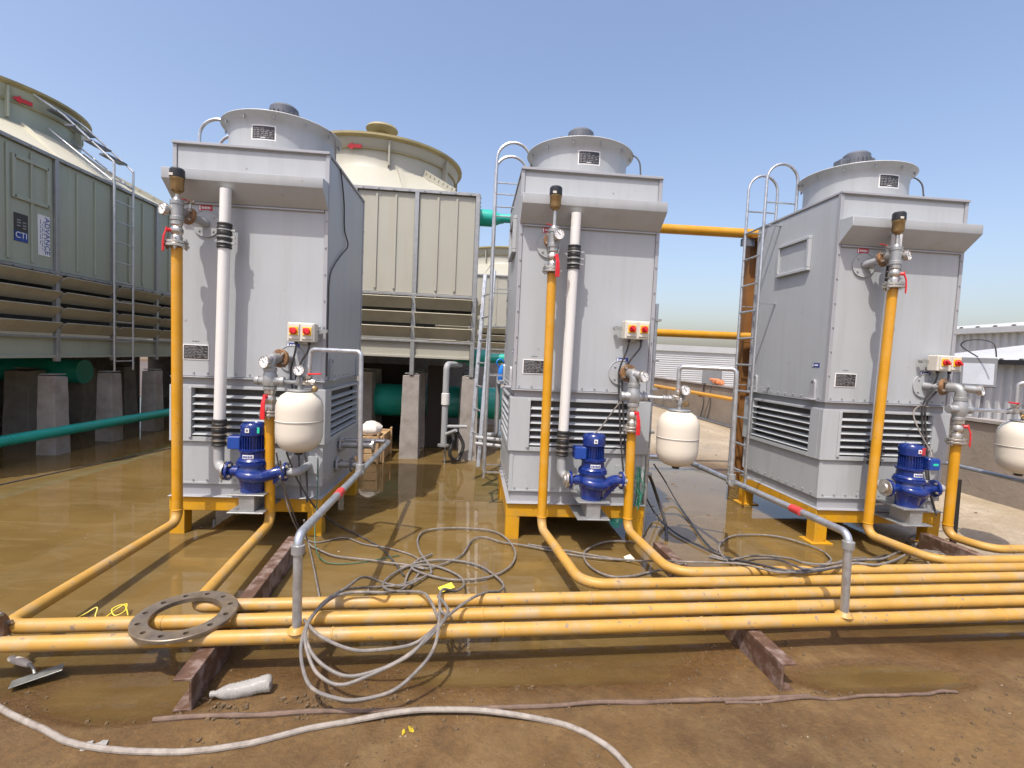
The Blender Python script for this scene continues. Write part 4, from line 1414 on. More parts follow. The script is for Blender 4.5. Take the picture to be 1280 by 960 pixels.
# ------------------------------------------------------------------ white overflow pipes down to the pumps
def downpipe(lab, xt, xb, yt=3.985):
    t = thing('downpipe', lab, 'pipe', (xb, yt, .55), 'white downpipes feeding the pumps')
    x = lambda z: xb + (xt - xb) * (z - .75) / (2.7 - .75)
    mb = MB(); mb.tube([(x(2.705), yt, 2.705), (x(2.27), yt, 2.27)], .040, 18); mb.build('stub_pipe', M['white'], t)
    mb = MB(); mb.tube([(x(2.30), yt, 2.30), (x(.90), yt, .90)], .042, 18); mb.build('white_pipe', M['white'], t)
    for (z0, z1, nm) in ((2.26, 2.452, 'rubber_coupling'), (.745, .955, 'rubber_coupling')):
        prof = [(.043, 0), (.052, .004)]
        nseg = 5
        for i in range(nseg):
            h = .004 + (z1 - z0 - .008) * (i + .5) / nseg
            prof += [(.0535, h - .012), (.050, h - .006), (.050, h + .006), (.0535, h + .012)]
        prof += [(.052, z1 - z0 - .004), (.043, z1 - z0)]
        mb = MB(); mb.lathe((x(z0), yt, z0), (x(z1) - x(z0), 0, z1 - z0), prof, 22)
        c = mb.build(nm, M['black'], t, 0, 30)
        for k in (.22, .45, .72):
            z = z0 + (z1 - z0) * k
            mb = MB(); mb.lathe((x(z), yt, z), (0, 0, 1), [(.0542, -.005), (.0552, -.005), (.0552, .005), (.0542, .005)], 22, True)
            mb.box(x(z) + .050, x(z) + .080, yt - .012, yt + .006, z - .007, z + .007)
            mb.build('hose_clamp', M['nickel'], c)
    mb = MB(); mb.tube(fillet([(x(.90), yt, .90), (xb, yt, .578), (xb + .10, 3.90, .578)], .07, 8), .038, 16); mb.build('lower_elbow', M['greyplast'], t)
    return t

downpipe('white downpipe with black rubber sleeves on the first unit', -1.920, -1.950)
downpipe('white downpipe with black rubber sleeves on the second unit', .770, .752)
downpipe('downpipe of the third unit, mostly hidden behind its yellow riser', 3.507, 3.478)

# ------------------------------------------------------------------ blue inline pumps
def pump(mirror, lab, x0, extra):
    t = thing('water_pump', lab, 'pump', (x0, 3.87, .30), 'blue inline pumps')
    y0 = 3.87
    P = lambda dx, dy, z: (x0 + dx, y0 + dy, z)
    mb = MB(); mb.lathe(P(0, 0, .430), (0, 0, 1), [(.085, 0), (.085, .03), (.088, .05), (.102, .10), (.112, .13), (.114, .160), (.106, .185), (.098, .195), (.098, .208), (.116, .210), (.116, .230), (.085, .236)], 30)
    # spiral casing out to the discharge
    q = spline([P(-.08, -.02, .578), P(-.05, -.082, .570), P(.02, -.098, .560), P(.08, -.07, .552), P(.125, -.025, .562), P(.18, 0, .578), P(.235, 0, .582)], 6)
    n = len(q)
    mb.tube(q, [.034 + .010 * min(1, i / (n * .6)) for i in range(n)], 14)
    mb.tube([P(-.08, 0, .578), P(-.17, 0, .578)], .040, 16)
    for a in (.6, 1.6, 2.7, 3.9, 5.2):
        mb.cyl(P(.105 * cos(a), .105 * sin(a), .655), P(.105 * cos(a), .105 * sin(a), .672), .009, n=6)
    mb.prism([(x0 + .09, .43), (x0 + .105, .43), (x0 + .21, .54), (x0 + .14, .56)], 1, y0 - .02, y0 + .02)
    vol = mb.build('volute', M['blue'], t, 0, 40)
    flange(t, P(-.178, 0, .578), (1, 0, 0), .072, .020, M['blue'], 4)
    flange(t, P(.240, 0, .582), (1, 0, 0), .072, .020, M['blue'], 4)
    mb = MB(); mb.lathe(P(-.200, 0, .578), (-1, 0, 0), [(.070, 0), (.070, .014), (.045, .018), (.040, .03)], 24); mb.build('mating_flange', M['nickel'], t)
    mb = MB(); mb.lathe(P(0, 0, .662), (0, 0, 1), [(.106, 0), (.110, .01), (.102, .022), (.092, .03), (.090, .07), (.102, .08), (.104, .095), (.080, .098)], 28); lan = mb.build('motor_lantern', M['blue'], t, 0, 40)
    mb = MB(); mb.arcplate(x0, y0, .093, -pi / 2 - .42, -pi / 2 + .42, .694, .722, .004, 8); lb = mb.build('pump_label', M['print'], lan)
    mb = MB()
    for k, (a0, a1) in enumerate(((-.36, -.28), (-.24, -.14), (-.10, -.02), (.02, .10), (.14, .22), (.26, .34))):
        mb.arcplate(x0, y0, .0976, -pi / 2 + a0, -pi / 2 + a1, .700, .716, .0008, 2)
    mb.build('label_print', M['labelblue'], lb)
    mb = MB(); mb.cyl(P(0, 0, .755), P(0, 0, .865), .068, n=24)
    for i in range(26):
        a = 2 * pi * i / 26
        mb.obox(P(.075 * cos(a), .075 * sin(a), .808), (.010 * cos(a), .010 * sin(a), 0), (-.0025 * sin(a), .0025 * cos(a), 0), (0, 0, .050))
    mot = mb.build('motor', M['blue'], t)
    mb = MB(); mb.lathe(P(0, 0, .862), (0, 0, 1), [(.080, 0), (.090, .002), (.091, .06), (.088, .078), (.078, .090), (.060, .092), (.055, .086), (.004, .086)], 30); cov = mb.build('fan_cover', M['blue'], t, 0, 40)
    mb = MB(); mb.box(x0 - .022, x0 + .006, y0 - .0955, y0 - .0915, .890, .922); mb.build('sticker', M['print'], cov)
    mb = MB(); mb.box(x0 - .015, x0 - .001, y0 - .0968, y0 - .0958, .898, .914); mb.build('sticker', M['motor'], cov)
    if extra == 'green':
        mb = MB(); mb.box(x0 + .056, x0 + .072, y0 - .076, y0 - .068, .885, .928); mb.build('sticker', M['green_st'], cov)
    if extra == 'red':
        mb = MB(); mb.arcplate(x0, y0, .0925, -pi / 2 + .12, -pi / 2 + 1.1, .878, .938, .003, 8); mb.build('red_tag', M['labelred'], cov)
        bpy.data.objects[cov.children[-1].name].data.materials[0] = M['red']
    sx = 1 if mirror else -1
    xa, xb = sorted((x0 + sx * .068, x0 + sx * .165))
    ya = y0 - (.105 if mirror else .06)
    mb = MB(); mb.box(xa, xb, ya, ya + .10, .755, .855); tb = mb.build('terminal_box', M['blue'], t, .008)
    mb = MB(); mb.box(xa + .004, xb - .004, ya - .008, ya - .0005, .760, .850)
    mb.build('box_cover', M['bluebox'], tb, .003)
    if mirror:
        mb = MB(); mb.box(xa + .03, xa + .075, ya - .0105, ya - .0085, .797, .815); mb.build('sticker', M['green_st'], tb)
    # pedestal
    mb = MB()
    mb.box(x0 - .13, x0 + .13, y0 - .12, y0 + .235, .421, .4295)
    mb.box(x0 - .055, x0 + .055, y0 - .105, y0 - .095, .300, .4208)
    mb.box(x0 - .055, x0 - .045, y0 - .0945, y0 + .10, .300, .4208)
    mb.box(x0 + .045, x0 + .055, y0 - .0945, y0 + .10, .300, .4208)
    mb.box(x0 - .13, x0 + .13, y0 - .13, y0 + .225, .290, .2995)
    mb.build('pedestal', M['galdull'], t, .0015)
    return t

pump(False, 'blue pump of the first unit with green edged sticker on its motor', -1.642, 'green')
pump(False, 'blue pump of the second unit fully in view between its two yellow risers', .985, '')
pump(True, 'blue pump of the third unit with a red tag on its motor', 3.705, 'red')

# discharge stubs into the basins
for x, l in ((-1.40, 'first'), (1.225, 'second'), (3.945, 'third')):
    mb = MB(); mb.tube(fillet([(x + .012, 3.87, .582), (x + .09, 3.87, .582), (x + .09, 4.118, .582)], .06, 6), .031, 14)
    t = single(mb, 'discharge_pipe', M['greyplast'], 'grey elbow pipe between the %s pump and its basin' % l, 'pipe', 'grey pump discharge elbows')
    off = OFF[t.name]
    mb = MB(); mb.box(x + .02, x + .16, 4.108, 4.1185, .512, .652); mb.build('backing_plate', M['panel'], t, .001)

# ------------------------------------------------------------------ isolator boxes
def isolator(lab, x, z, yb=4.118, w=.205, h=.148, side=-1):
    t = thing('isolator_box', lab, 'switch box', (x, yb, z), 'twin isolator boxes with red knobs')
    y0 = yb - .165
    mb = MB(); mb.box(x - w / 2, x + w / 2, y0 + .02, yb - .045, z - h / 2, z + h / 2); b = mb.build('box', M['boxcream'], t, .006)
    for s in (-1, 1):
        cx = x + s * w * .245
        mb = MB(); mb.box(cx - .041, cx + .041, y0 + .010, y0 + .0195, z - .055, z + .062); mb.build('cover', M['boxcream'], b, .003)
        mb = MB(); mb.box(cx - .033, cx + .033, y0 + .004, y0 + .0095, z - .024, z + .040); yl = mb.build('yellow_plate', M['yellowpl'], t, .002)
        mb = MB(); mb.lathe((cx, y0 + .004, z + .008), (0, -1, 0), [(.027, 0), (.027, .014), (.024, .018), (.004, .018)], 22)
        mb.obox((cx, y0 - .022, z + .008), (.006, 0, .006), (.017, 0, -.017), (0, .011, 0))
        mb.build('knob', M['red'], t, .001)
        mb = MB(); mb.lathe((cx, y0 + .07, z - h / 2), (0, 0, -1), [(.014, 0), (.014, .018), (.009, .022)], 8); mb.build('cable_gland', M['blackpl'], b)
    mb = MB()
    for dz in (-.045, .045):
        mb.bar((x - w * .3, yb - .03, z + dz), (x + w * .55, yb - .03, z + dz), .012, .022)
    mb.box(x - .05, x + .05, yb - .045, yb - .001, z - .09, z - .02)
    mb.build('bracket', M['gal'], t, .001)
    mb = MB()
    mb.bar((x + side * w * .5, yb - .05, z + .015), (x + side * (w * .5 + .06), yb - .05, z + .015), .02, .025)
    mb.cyl((x + side * (w * .5 + .055), yb - .07, z + .015), (x + side * (w * .5 + .055), yb - .03, z + .015), .018, n=10)
    mb.build('clamp', M['galdull'], t)
    return t

isolator('twin isolator box on the first unit, above the first cream tank', -1.345, 1.655, side=1)
isolator('twin isolator box on the second unit, above its blue label', 1.322, 1.800, side=-1)
isolator('twin isolator box at the right edge of the third unit', 4.085, 1.648, w=.225, h=.135, side=-1)

def on_ground(P, r):
    return [V(p.x, p.y, max(p.z, ground_h(p.x, p.y) + r * .7)) for p in P]

def cable(name_label, pts, r, m, cat='cable', grp=None, k=8, n=7):
    mb = MB(); mb.tube(on_ground(spline(pts, k), r), r, n)
    return single(mb, 'cable', m, name_label, cat, grp)

for x, z, tx, nm, tb in ((-1.345, 1.655, -1.642, 'first', (-1.75, 3.86, .85)), (1.322, 1.80, .985, 'second', (.86, 3.86, .85)), (4.085, 1.648, 3.705, 'third', (3.83, 3.86, .86))):
    cable('black cable curving from the %s isolator box behind the valve' % nm, [(x - .05, 4.025, z - .09), (x - .06, 4.03, z - .16), (x - .10, 4.06, z - .30), (x - .10, 4.09, z - .42), (x - .06, 4.09, .95), (x - .02, 4.06, .60), (x + .02, 4.0, .35)], .008, M['cabledk'], grp='black isolator cables')
    cable('black cable hanging from the right gland of the %s isolator box' % nm, [(x + .05, 4.025, z - .09), (x + .04, 4.02, z - .15), (x - .03, 4.05, z - .26), (x - .07, 4.09, z - .40), (x - .02, 4.09, .90), (x + .03, 4.08, .55), (x + .06, 4.02, .30)], .008, M['cabledk'], grp='black isolator cables')
cable('thin grey lead looping from the valve down to the third pump', [(4.00, 4.05, 1.26), (3.90, 4.03, 1.27), (3.80, 3.98, 1.20), (3.80, 3.90, 1.05), (3.84, 3.84, .92), (3.83, 3.80, .86)], .006, M['cable'])
cable('thin grey lead slanting from the valve to the second pump', [(1.22, 3.93, 1.24), (1.14, 3.95, 1.12), (1.06, 3.95, 1.00), (1.00, 3.90, .955)], .006, M['cable'])
# bundle of green wire at the second unit's corner
mb = MB()
rn = random.Random(3)
for i in range(9):
    pts = []
    x = 1.40 + rn.uniform(-.03, .05); y = 3.98 + rn.uniform(-.05, .06)
    for j in range(7):
        pts.append((x + rn.uniform(-.03, .03), y + rn.uniform(-.02, .02), .66 - j * .055))
    mb.tube(spline(pts, 4), .003, 5)
kind(single(mb, 'wire_bundle', mat('green_wire', (.01, .19, .10, 1), .5), 'tangle of thin green wire at the corner of the second unit', 'wire'), 'stuff')
mb = MB(); mb.tube(spline([(-1.20, 4.0, .62), (-1.17, 3.9, .40), (-1.12, 3.7, .1), (-1.0, 3.55, .02), (-.8, 3.55, .01), (-.65, 3.62, .01), (-.5, 3.7, .01)], 8), .004, 6)
single(mb, 'cable', mat('green_lead', (.02, .10, .05, 1), .5), 'thin green lead trailing from the first unit over the water', 'cable')
# galvanised conduit rising along the right edge of the second unit
mb = MB(); mb.tube([(1.555, 4.22, .02), (1.555, 4.22, 2.05)], .022, 12)
t = single(mb, 'conduit', M['gal'], 'galvanised conduit rising along the right edge of the second unit', 'pipe')
for z in (.55, .92, 1.30, 1.55, 1.9):
    mb = MB(); mb.box(1.50, 1.60, 4.19, 4.25, z, z + .02); mb.build('clip', M['galdull'], t, .001)

# ------------------------------------------------------------------ the big FRP cooling towers
def big_tower(x0, x1, y0, y1, nbx, nby, label, mface, R, rim_z=4.72, arrows=(), detail=True, motor_z=5.02, dome=None, nl=3, sk=None):
    zc0, zc1 = 2.36, 3.76
    zl0 = 1.53 if mface is M['frpg'] else 1.70
    zb0 = 1.25 if mface is M['frpg'] else 1.45
    cx, cy = dome or ((x0 + x1) / 2, (y0 + y1) / 2)
    t = thing('field_erected_tower', label, 'cooling tower', (cx, cy, 1.2))
    # a face is: origin, direction along it, outward normal, number of bays
    faces = [((x0, y0), (1, 0), (0, -1), nbx, x1 - x0), ((x1, y0), (0, 1), (1, 0), nby, y1 - y0), ((x0, y1), (1, 0), (0, 1), nbx, x1 - x0), ((x0, y0), (0, 1), (-1, 0), nby, y1 - y0)]
    for fi, (o, d, n, nb, L) in enumerate(faces):
        o = V(o[0], o[1], 0); d = V(d[0], d[1], 0); n = V(n[0], n[1], 0)
        w = L / nb
        seen = fi < 2
        for b in range(nb):
            a = o + d * (b * w)
            # casing panel with raised ribs
            mb = MB()
            c = a + d * (w / 2) - n * .012 + V(0, 0, (zc0 + zc1) / 2)
            mb.obox(c, d * (w / 2 - .032), n * .010, V(0, 0, (zc1 - zc0) / 2 - .006))
            nr = 2 if seen else 0
            for r_ in range(1, nr + 1):
                q = a + d * (.03 + (w - .06) * (r_ / 3.0 if mface is M['frpg'] else (r_ - .08) / 3.0 + .03)) + V(0, 0, (zc0 + zc1) / 2) + n * .008
                mb.obox(q, d * .016, n * .0098, V(0, 0, (zc1 - zc0) / 2 - .05))
            pn = mb.build('panel', mface, t, .004)
            if detail and mface is M['frpg'] and fi == 1 and b == 1:
                mb = MB()
                q = a + d * (w * .655) + n * .002
                for (dd, zz, hh, wh) in ((0, 3.60, .022, .235), (0, 3.14, .022, .235), (-.235, 3.37, .25, .022), (.235, 3.37, .25, .022)):
                    mb.obox(q + d * dd + V(0, 0, zz), d * wh, n * .022, V(0, 0, hh))
                mb.build('hatch_frame', mface, pn, .004)
            # louvres
            if seen:
                for k in range(nl):
                    zz = zl0 + .05 + (zc0 - zl0 - .04) * (k + .30) / nl
                    mb = MB()
                    c = a + d * (w / 2) + V(0, 0, zz)
                    mb.obox(c + n * .05, d * (w / 2 - .035), n * .060 + V(0, 0, (.275 if mface is M['frpg'] else .22) / nl), (V(0, 0, .005) - n * .004))
                    mb.build('louvre', M['slat'], t, .002)
                mb = MB()
                for s in (-1, 1):
                    e = a + d * (w / 2 + s * (w / 2 - .029))
                    pts2 = []
                    for k in range(nl):
                        zz = zl0 + .05 + (zc0 - zl0 - .04) * (k + .30) / nl
                        for (u, v_) in ((-.03, -.075), (.145, .062), (.10, .085), (-.03, .0)):
                            pass
                        P4 = [e + n * -.02 + V(0, 0, zz - .22 / nl), e + n * .115 + V(0, 0, zz + .195 / nl), e + n * .085 + V(0, 0, zz + .25 / nl), e + n * -.02 + V(0, 0, zz + .16 / nl)]
                        th = d * .004
                        mb.poly([p - th for p in P4] + [p + th for p in P4], [(0, 1, 2, 3), (7, 6, 5, 4), (0, 4, 5, 1), (1, 5, 6, 2), (2, 6, 7, 3), (3, 7, 4, 0)])
                mb.split('louvre_cheek', M['slat'], t)
        # posts, rails, basin
        if seen:
            for b in range(nb + 1):
                a = o + d * (b * w)
                mb = MB()
                mb.obox(a + n * .004 + V(0, 0, 2.49), d * .030, n * .030, V(0, 0, 1.285))
                mb.build('post', M['galdull'], t, .004)
        mb = MB()
        for z, hh in ((zc1 + .02, .022), (zc0 - .02, .018), (zl0 - .012, .014)):
            mb.obox(o + d * (L / 2) + n * .014 + V(0, 0, z), d * (L / 2 + .014), n * .022, V(0, 0, hh))
        mb.build('rail', M['galdull'], t, .003)
        mb = MB()
        mb.obox(o + d * (L / 2) - n * .03 + V(0, 0, (zb0 + zl0) / 2), d * (L / 2 - .035), n * .02, V(0, 0, (zl0 - zb0) / 2 - .012))
        mb.obox(o + d * (L / 2) - n * .012 + V(0, 0, zb0 + .02), d * (L / 2 - .035), n * .03, V(0, 0, .018))
        mb.build('basin_wall', mface if mface is M['frpg'] else M['frp'], t, .003)
        if seen:
            mb = MB()
            for k in range(nb * 4):
                q = o + d * (L * (k + .5) / (nb * 4)) + n * .036
                for z in (zc1 + .022, zc0 - .022):
                    mb.cyl(q + V(0, 0, z), q + n * .012 + V(0, 0, z), .012, n=6)
            kind(mb.build('bolts', M['galdull'], t), 'stuff')
    mb = MB(); mb.box(x0 + .05, x1 - .05, y0 + .05, y1 - .05, zb0 + .03, zb0 + .05); mb.build('basin_floor', M['frp'], t)
    mb = MB(); mb.box(x0 + .75, x1 - .75, y0 + .75, y1 - .75, zl0 + .2, zc0 + .2); mb.build('fill_pack', M['dark'], t)
    # skirt from rectangle to the fan ring
    zt = zc1 + .045
    zr = 4.32 if mface is M['frpg'] else 4.22
    vs, fs = [], []
    sx0, sx1, sy0, sy1 = sk or (x0 + .32, x1 - .32, y0 + .12, y1 - .3)
    corner = [math.atan2(b - cy, a - cx) % (2 * pi) for a in (sx0, sx1) for b in (sy0, sy1)]
    ring = sorted([2 * pi * i / 48 for i in range(48)] + corner)
    ribs = sorted([2 * pi * (i + .5) / 8 for i in range(8)])
    MB().poly([(x0, y0, zt - .004), (x1, y0, zt - .004), (x1, y1, zt - .004), (x0, y1, zt - .004)], [(0, 1, 2, 3)]).build('deck', mface, t)
    nseg = len(ring)
    for i in range(nseg):
        a = ring[i]
        ca, sa = cos(a), sin(a)
        k = min(((sx1 - cx) if ca > 0 else (cx - sx0)) / max(abs(ca), 1e-6), ((sy1 - cy) if sa > 0 else (cy - sy0)) / max(abs(sa), 1e-6))
        vs.append((cx + ca * k, cy + sa * k, zt))
        vs.append((cx + ca * R * 1.03, cy + sa * R * 1.03, zr))
    fs = [(2 * i, 2 * ((i + 1) % nseg), 2 * ((i + 1) % nseg) + 1, 2 * i + 1) for i in range(nseg)]
    MB().poly(vs, fs).build('skirt', M['frpcream'] if mface is M['frpg'] else M['frp'], t, 0, 25)
    for i, a in enumerate([2 * pi * (q + .5) / 8 for q in range(8)] + corner):
        ca, sa = cos(a), sin(a)
        k = min(((sx1 - cx) if ca > 0 else (cx - sx0)) / max(abs(ca), 1e-6), ((sy1 - cy) if sa > 0 else (cy - sy0)) / max(abs(sa), 1e-6))
        p0 = V(cx + ca * k * .985, cy + sa * k * .985, zt + .01)
        p1 = V(cx + ca * R * 1.04, cy + sa * R * 1.04, zr + .01)
        mb = MB(); mb.bar(p0, p1, .05, .035, up=(ca, sa, 1.2))
        if i >= 8:
            mb.bar(p0 + V(0, 0, .03), p1 + V(0, 0, .05), .014, .10, up=(ca * .6, sa * .6, 1.2))
            for j in range(7):
                q = p0.lerp(p1, (j + .5) / 7) + V(0, 0, .07)
                mb.cyl(q - V(-sa, ca, 0) * .02, q + V(-sa, ca, 0) * .02, .016, n=6)
        mb.build('rib', M['frpcream'] if mface is M['frpg'] else M['frp'], t)
    # fan cylinder
    mb = MB()
    mb.lathe((cx, cy, 0), (0, 0, 1), [(R * 1.03, zr - .02), (R, zr + .03), (R * .995, zr + .25), (R * 1.015, rim_z - .13), (R * 1.05, rim_z - .05), (R * 1.05, rim_z), (R * .99, rim_z), (R * .97, zr + .2), (R * .99, zr)], 56)
    fc = mb.build('fan_cylinder', M['frp'] if mface is not M['frpg'] else M['frpg'], t, 0, 40)
    mb = MB(); mb.lathe((cx, cy, 0), (0, 0, 1), [(R * 1.052, rim_z - .035), (R * 1.10, rim_z - .01), (R * 1.10, rim_z + .022), (R * 1.0, rim_z + .028), (R * .99, rim_z + .004), (R * 1.0505, rim_z + .002)], 56, True)
    mb.build('rim', M['olive'], fc, 0, 40)
    for i in range(8):
        a = 2 * pi * (i + .35) / 8
        ca, sa = cos(a), sin(a)
        mb = MB(); mb.obox((cx + ca * R * 1.03, cy + sa * R * 1.03, (zr + rim_z) / 2), V(ca, sa, 0) * .05, V(-sa, ca, 0) * .012, V(0, 0, (rim_z - zr) / 2 - .04))
        mb.build('seam_flange', M['frp'] if mface is not M['frpg'] else M['frpg'], fc, .003)
    mb = MB(); mb.lathe((cx, cy, 0), (0, 0, 1), [(R * 1.0, zr + .262), (R * 1.018, zr + .262), (R * 1.018, zr + .278), (R * 1.0, zr + .278)], 56, True)
    mb.build('band', M['olive'], fc, 0, 40)
    for a in arrows:
        # red rotation arrow bent round the cylinder
        mb = MB()
        rr = R * 1.022
        z = rim_z - .16
        st = .13 / rr
        mb.arcplate(cx, cy, rr, a, a + st, z - .025, z + .025, .006, 6)
        tip = a - .09 / rr
        vs2 = []
        for q in (0, .006):
            vs2 += [((cx + (rr + q) * cos(a)), (cy + (rr + q) * sin(a)), z - .05), ((cx + (rr + q) * cos(a)), (cy + (rr + q) * sin(a)), z + .05), ((cx + (rr + q) * cos(tip)), (cy + (rr + q) * sin(tip)), z)]
        mb.poly(vs2, [(0, 1, 2), (5, 4, 3), (0, 3, 4, 1), (1, 4, 5, 2), (2, 5, 3, 0)])
        mb.build('direction_arrow', M['red'], fc)
    mb = MB()
    mb.cyl((cx, cy, rim_z - .25), (cx, cy, motor_z), .10, n=20)
    mb.lathe((cx, cy, motor_z - .03), (0, 0, 1), [(.10, 0), (.25, .02), (.27, .05), (.25, .085), (.10, .10), (.02, .10)], 28)
    for k in range(4):
        a = k * pi / 2 + .4
        mb.bar((cx + .1 * cos(a), cy + .1 * sin(a), rim_z - .15), (cx + R * .98 * cos(a), cy + R * .98 * sin(a), rim_z - .05), .06, .06)
    mb.build('gear_drive', M['olive'], t, 0, 40)
    return t

bigA = big_tower(-9.30, -5.40, 4.86, 14.94, 4, 10, 'big grey-green cooling tower at the left edge with a label reading ADVANCE', M['frpg'], 1.28, 4.80, arrows=(-.40,), motor_z=4.9, dome=(-7.35, 7.80), nl=4, sk=(-9.25, -5.42, 5.86, 9.88))
bigB = big_tower(-3.42, -.03, 7.17, 10.6, 4, 4, 'big pale cooling tower with red arrow rising behind the first two grey units', M['frp'], 1.26, 4.66, arrows=(-1.70,), motor_z=5.27)
bigC = big_tower(-1.3, 3.2, 14.2, 18.2, 4, 4, 'farthest pale cooling tower, a sliver left of the second grey unit', M['frp'], 1.4, 4.7, motor_z=4.95)

# plates on the left big tower
Xf = -5.40
mb = MB(); mb.box(Xf + .0002, Xf + .004, 6.300, 6.480, 2.63, 2.955); dk = mb.build('name_plate', M['plate'], bigA)
mb = MB(); mb.box(Xf + .0042, Xf + .0052, 6.302, 6.478, 2.632, 2.745); mb.build('plate_panel', M['bluebox'], dk)
rotY = lambda y, z, rot: Matrix.Translation((Xf + .0062, y, z)) @ Matrix.Rotation(pi / 2, 4, 'Z') @ Matrix.Rotation(pi / 2, 4, 'X') @ Matrix.Rotation(rot, 4, 'Z')
text_mesh('CTI', .10, 'lettering', M['print'], dk, rotY(6.39, 2.70, 0), .0006)
mb = MB()
for (y_, z_, l) in ((6.335, 2.87, .05), (6.41, 2.85, .05), (6.335, 2.84, .05), (6.41, 2.815, .05), (6.335, 2.805, .045), (6.41, 2.785, .045)):
    mb.box(Xf + .0042, Xf + .0055, y_, y_ + l, z_, z_ + .013)
mb.build('plate_print', M['platefade'], dk)
mb = MB(); mb.box(Xf + .0002, Xf + .004, 6.615, 6.79, 2.525, 3.02); lb = mb.build('label_plate', M['print'], bigA)
text_mesh('ADVANCE', .098, 'lettering', mat('blue_print', (.02, .05, .30, 1), .5), lb, rotY(6.745, 2.772, -pi / 2), .0006)
mb = MB()
for (y_, a, b) in ((6.70, 2.58, 2.95), (6.675, 2.60, 2.93), (6.65, 2.66, 2.97)):
    z = a
    while z < b:
        l = random.uniform(.02, .06)
        mb.box(Xf + .0042, Xf + .005, y_, y_ + .007, z, min(z + l, b)); z += l + .015
mb.build('label_print', M['labelblue'], lb)

# ladder on the left big tower with handrails running up its skirt
t = thing('access_ladder', 'galvanised ladder up the face of the left big tower with sloping handrails', 'ladder', (-5.25, 7.9, 1.05))
for y in (7.70, 8.10):
    MB().tube([(-5.25, y, 1.06), (-5.25, y, 4.06)], .016, 8).build('rail', M['gal'], t)
    MB().tube([(-5.25, y, 4.06), (-5.85, y - .1, 4.62), (-6.1, y - .35, 4.80)], .014, 8).build('handrail', M['gal'], t)
    MB().tube([(-5.28, y, 3.80), (-6.05, y - .1, 4.42)], .012, 8).build('handrail', M['gal'], t)
rmb = MB(); rmb.tube([(-5.25 + 5.25, -.2, 0), (0, .2, 0)], .011, 6); rme = rmb.mesh('rung'); rme.materials.append(M['gal'])
for i in range(10):
    o = link(bpy.data.objects.new('rung', rme)); o.parent = t
    o.location = V(-5.25, 7.90, 1.2 + i * .29) - OFF[t.name]
smb = MB(); smb.box(-.06, .06, -.2, .2, -.012, .012); sme = smb.mesh('step'); sme.materials.append(M['motor'])
for i in range(4):
    o = link(bpy.data.objects.new('step', sme)); o.parent = t
    o.location = V(-5.38 - i * .19, 7.88 - i * .05, 4.15 + i * .165) - OFF[t.name]

# concrete pillars and steel stubs under the big towers
PH = 1.205
def pillar(x, y, lab, grp='concrete pillars under the big towers', h=PH, seen=True, w=.125):
    t = thing('concrete_pillar', lab, 'pillar', (x, y, 0), grp)
    mb = MB()
    rnd = random.Random(int(x * 100) + int(y * 37))
    n = 7
    vs = []
    for k in range(n + 1):
        z = -.05 + (h + .05) * k / n
        ww = w * (1.10 - .18 * k / n)
        for (sx, sy) in ((-1, -1), (1, -1), (1, 1), (-1, 1)):
            vs.append((x + sx * ww + rnd.uniform(-.004, .004), y + sy * ww + rnd.uniform(-.004, .004), z + (rnd.uniform(-.02, .012) if k == n else 0)))
    fs = [(3, 2, 1, 0), tuple(4 * n + i for i in range(4))]
    for k in range(n):
        for i in range(4):
            fs.append((4 * k + i, 4 * k + (i + 1) % 4, 4 * k + 4 + (i + 1) % 4, 4 * k + 4 + i))
    mb.poly(vs, fs)
    mb.build('shaft', M['conc'], t, .006)
    mb = MB(); mb.box(x - .09, x + .09, y - .09, y + .09, h + .0135, h + .026); mb.build('base_plate', M['galdull'], t)
    return t

Bx = [-.04 - .8425 * i for i in range(5)]
named = {0: 'concrete pillar at the right corner of the pale tower with cracked mortar on top', 1: 'concrete pillar stained with mud beside the wooden crate'}
for i, x in enumerate(Bx):
    pillar(x, 7.27, named.get(i, 'concrete pillar in the front row of the pale tower, hidden behind the first unit'))
for yy in (8.2, 9.0, 10.2):
    for i, x in enumerate(Bx):
        pillar(x - .02, yy, 'dark concrete pillar in the shade under the pale tower', 'shaded pillars under the pale tower', w=.15)
Ay = [6.86, 7.86, 8.86, 9.86, 5.86]
an = ['concrete pillar below the ADVANCE label, nearest of the left row', 'concrete pillar just left of the tall access ladder', 'concrete pillar beyond the ladder, left of the first yellow riser', 'concrete pillar in the left row hidden behind the first unit', 'concrete pillar in the left row outside the frame']
for y, l in zip(Ay, an):
    pillar(-5.43, y, l, h=1.02, w=.112)
for xx in (-6.6, -7.7, -8.7):
    for y in Ay:
        pillar(xx, y, 'dark concrete pillar in the shade under the left tower', 'shaded pillars under the left tower', h=1.02, w=.17)

for (a, l) in (((-9.1, -8.9, 3.0, 14.0, -.05, 1.30), 'added concrete wall closing off daylight under the left big tower'), ((-4.4, .6, 10.9, 11.1, -.05, 1.46), 'added concrete wall closing off daylight under the pale tower'), ((-8.89, -4.2, 14.3, 14.5, -.05, 1.30), 'added concrete cross wall closing off daylight behind the left row of pillars')):
    mb = MB(); mb.box(*a)  # added walls, placed to darken the view beneath the big towers
    single(mb, 'added_shade_wall', M['conc'], l, 'wall', None, .004)

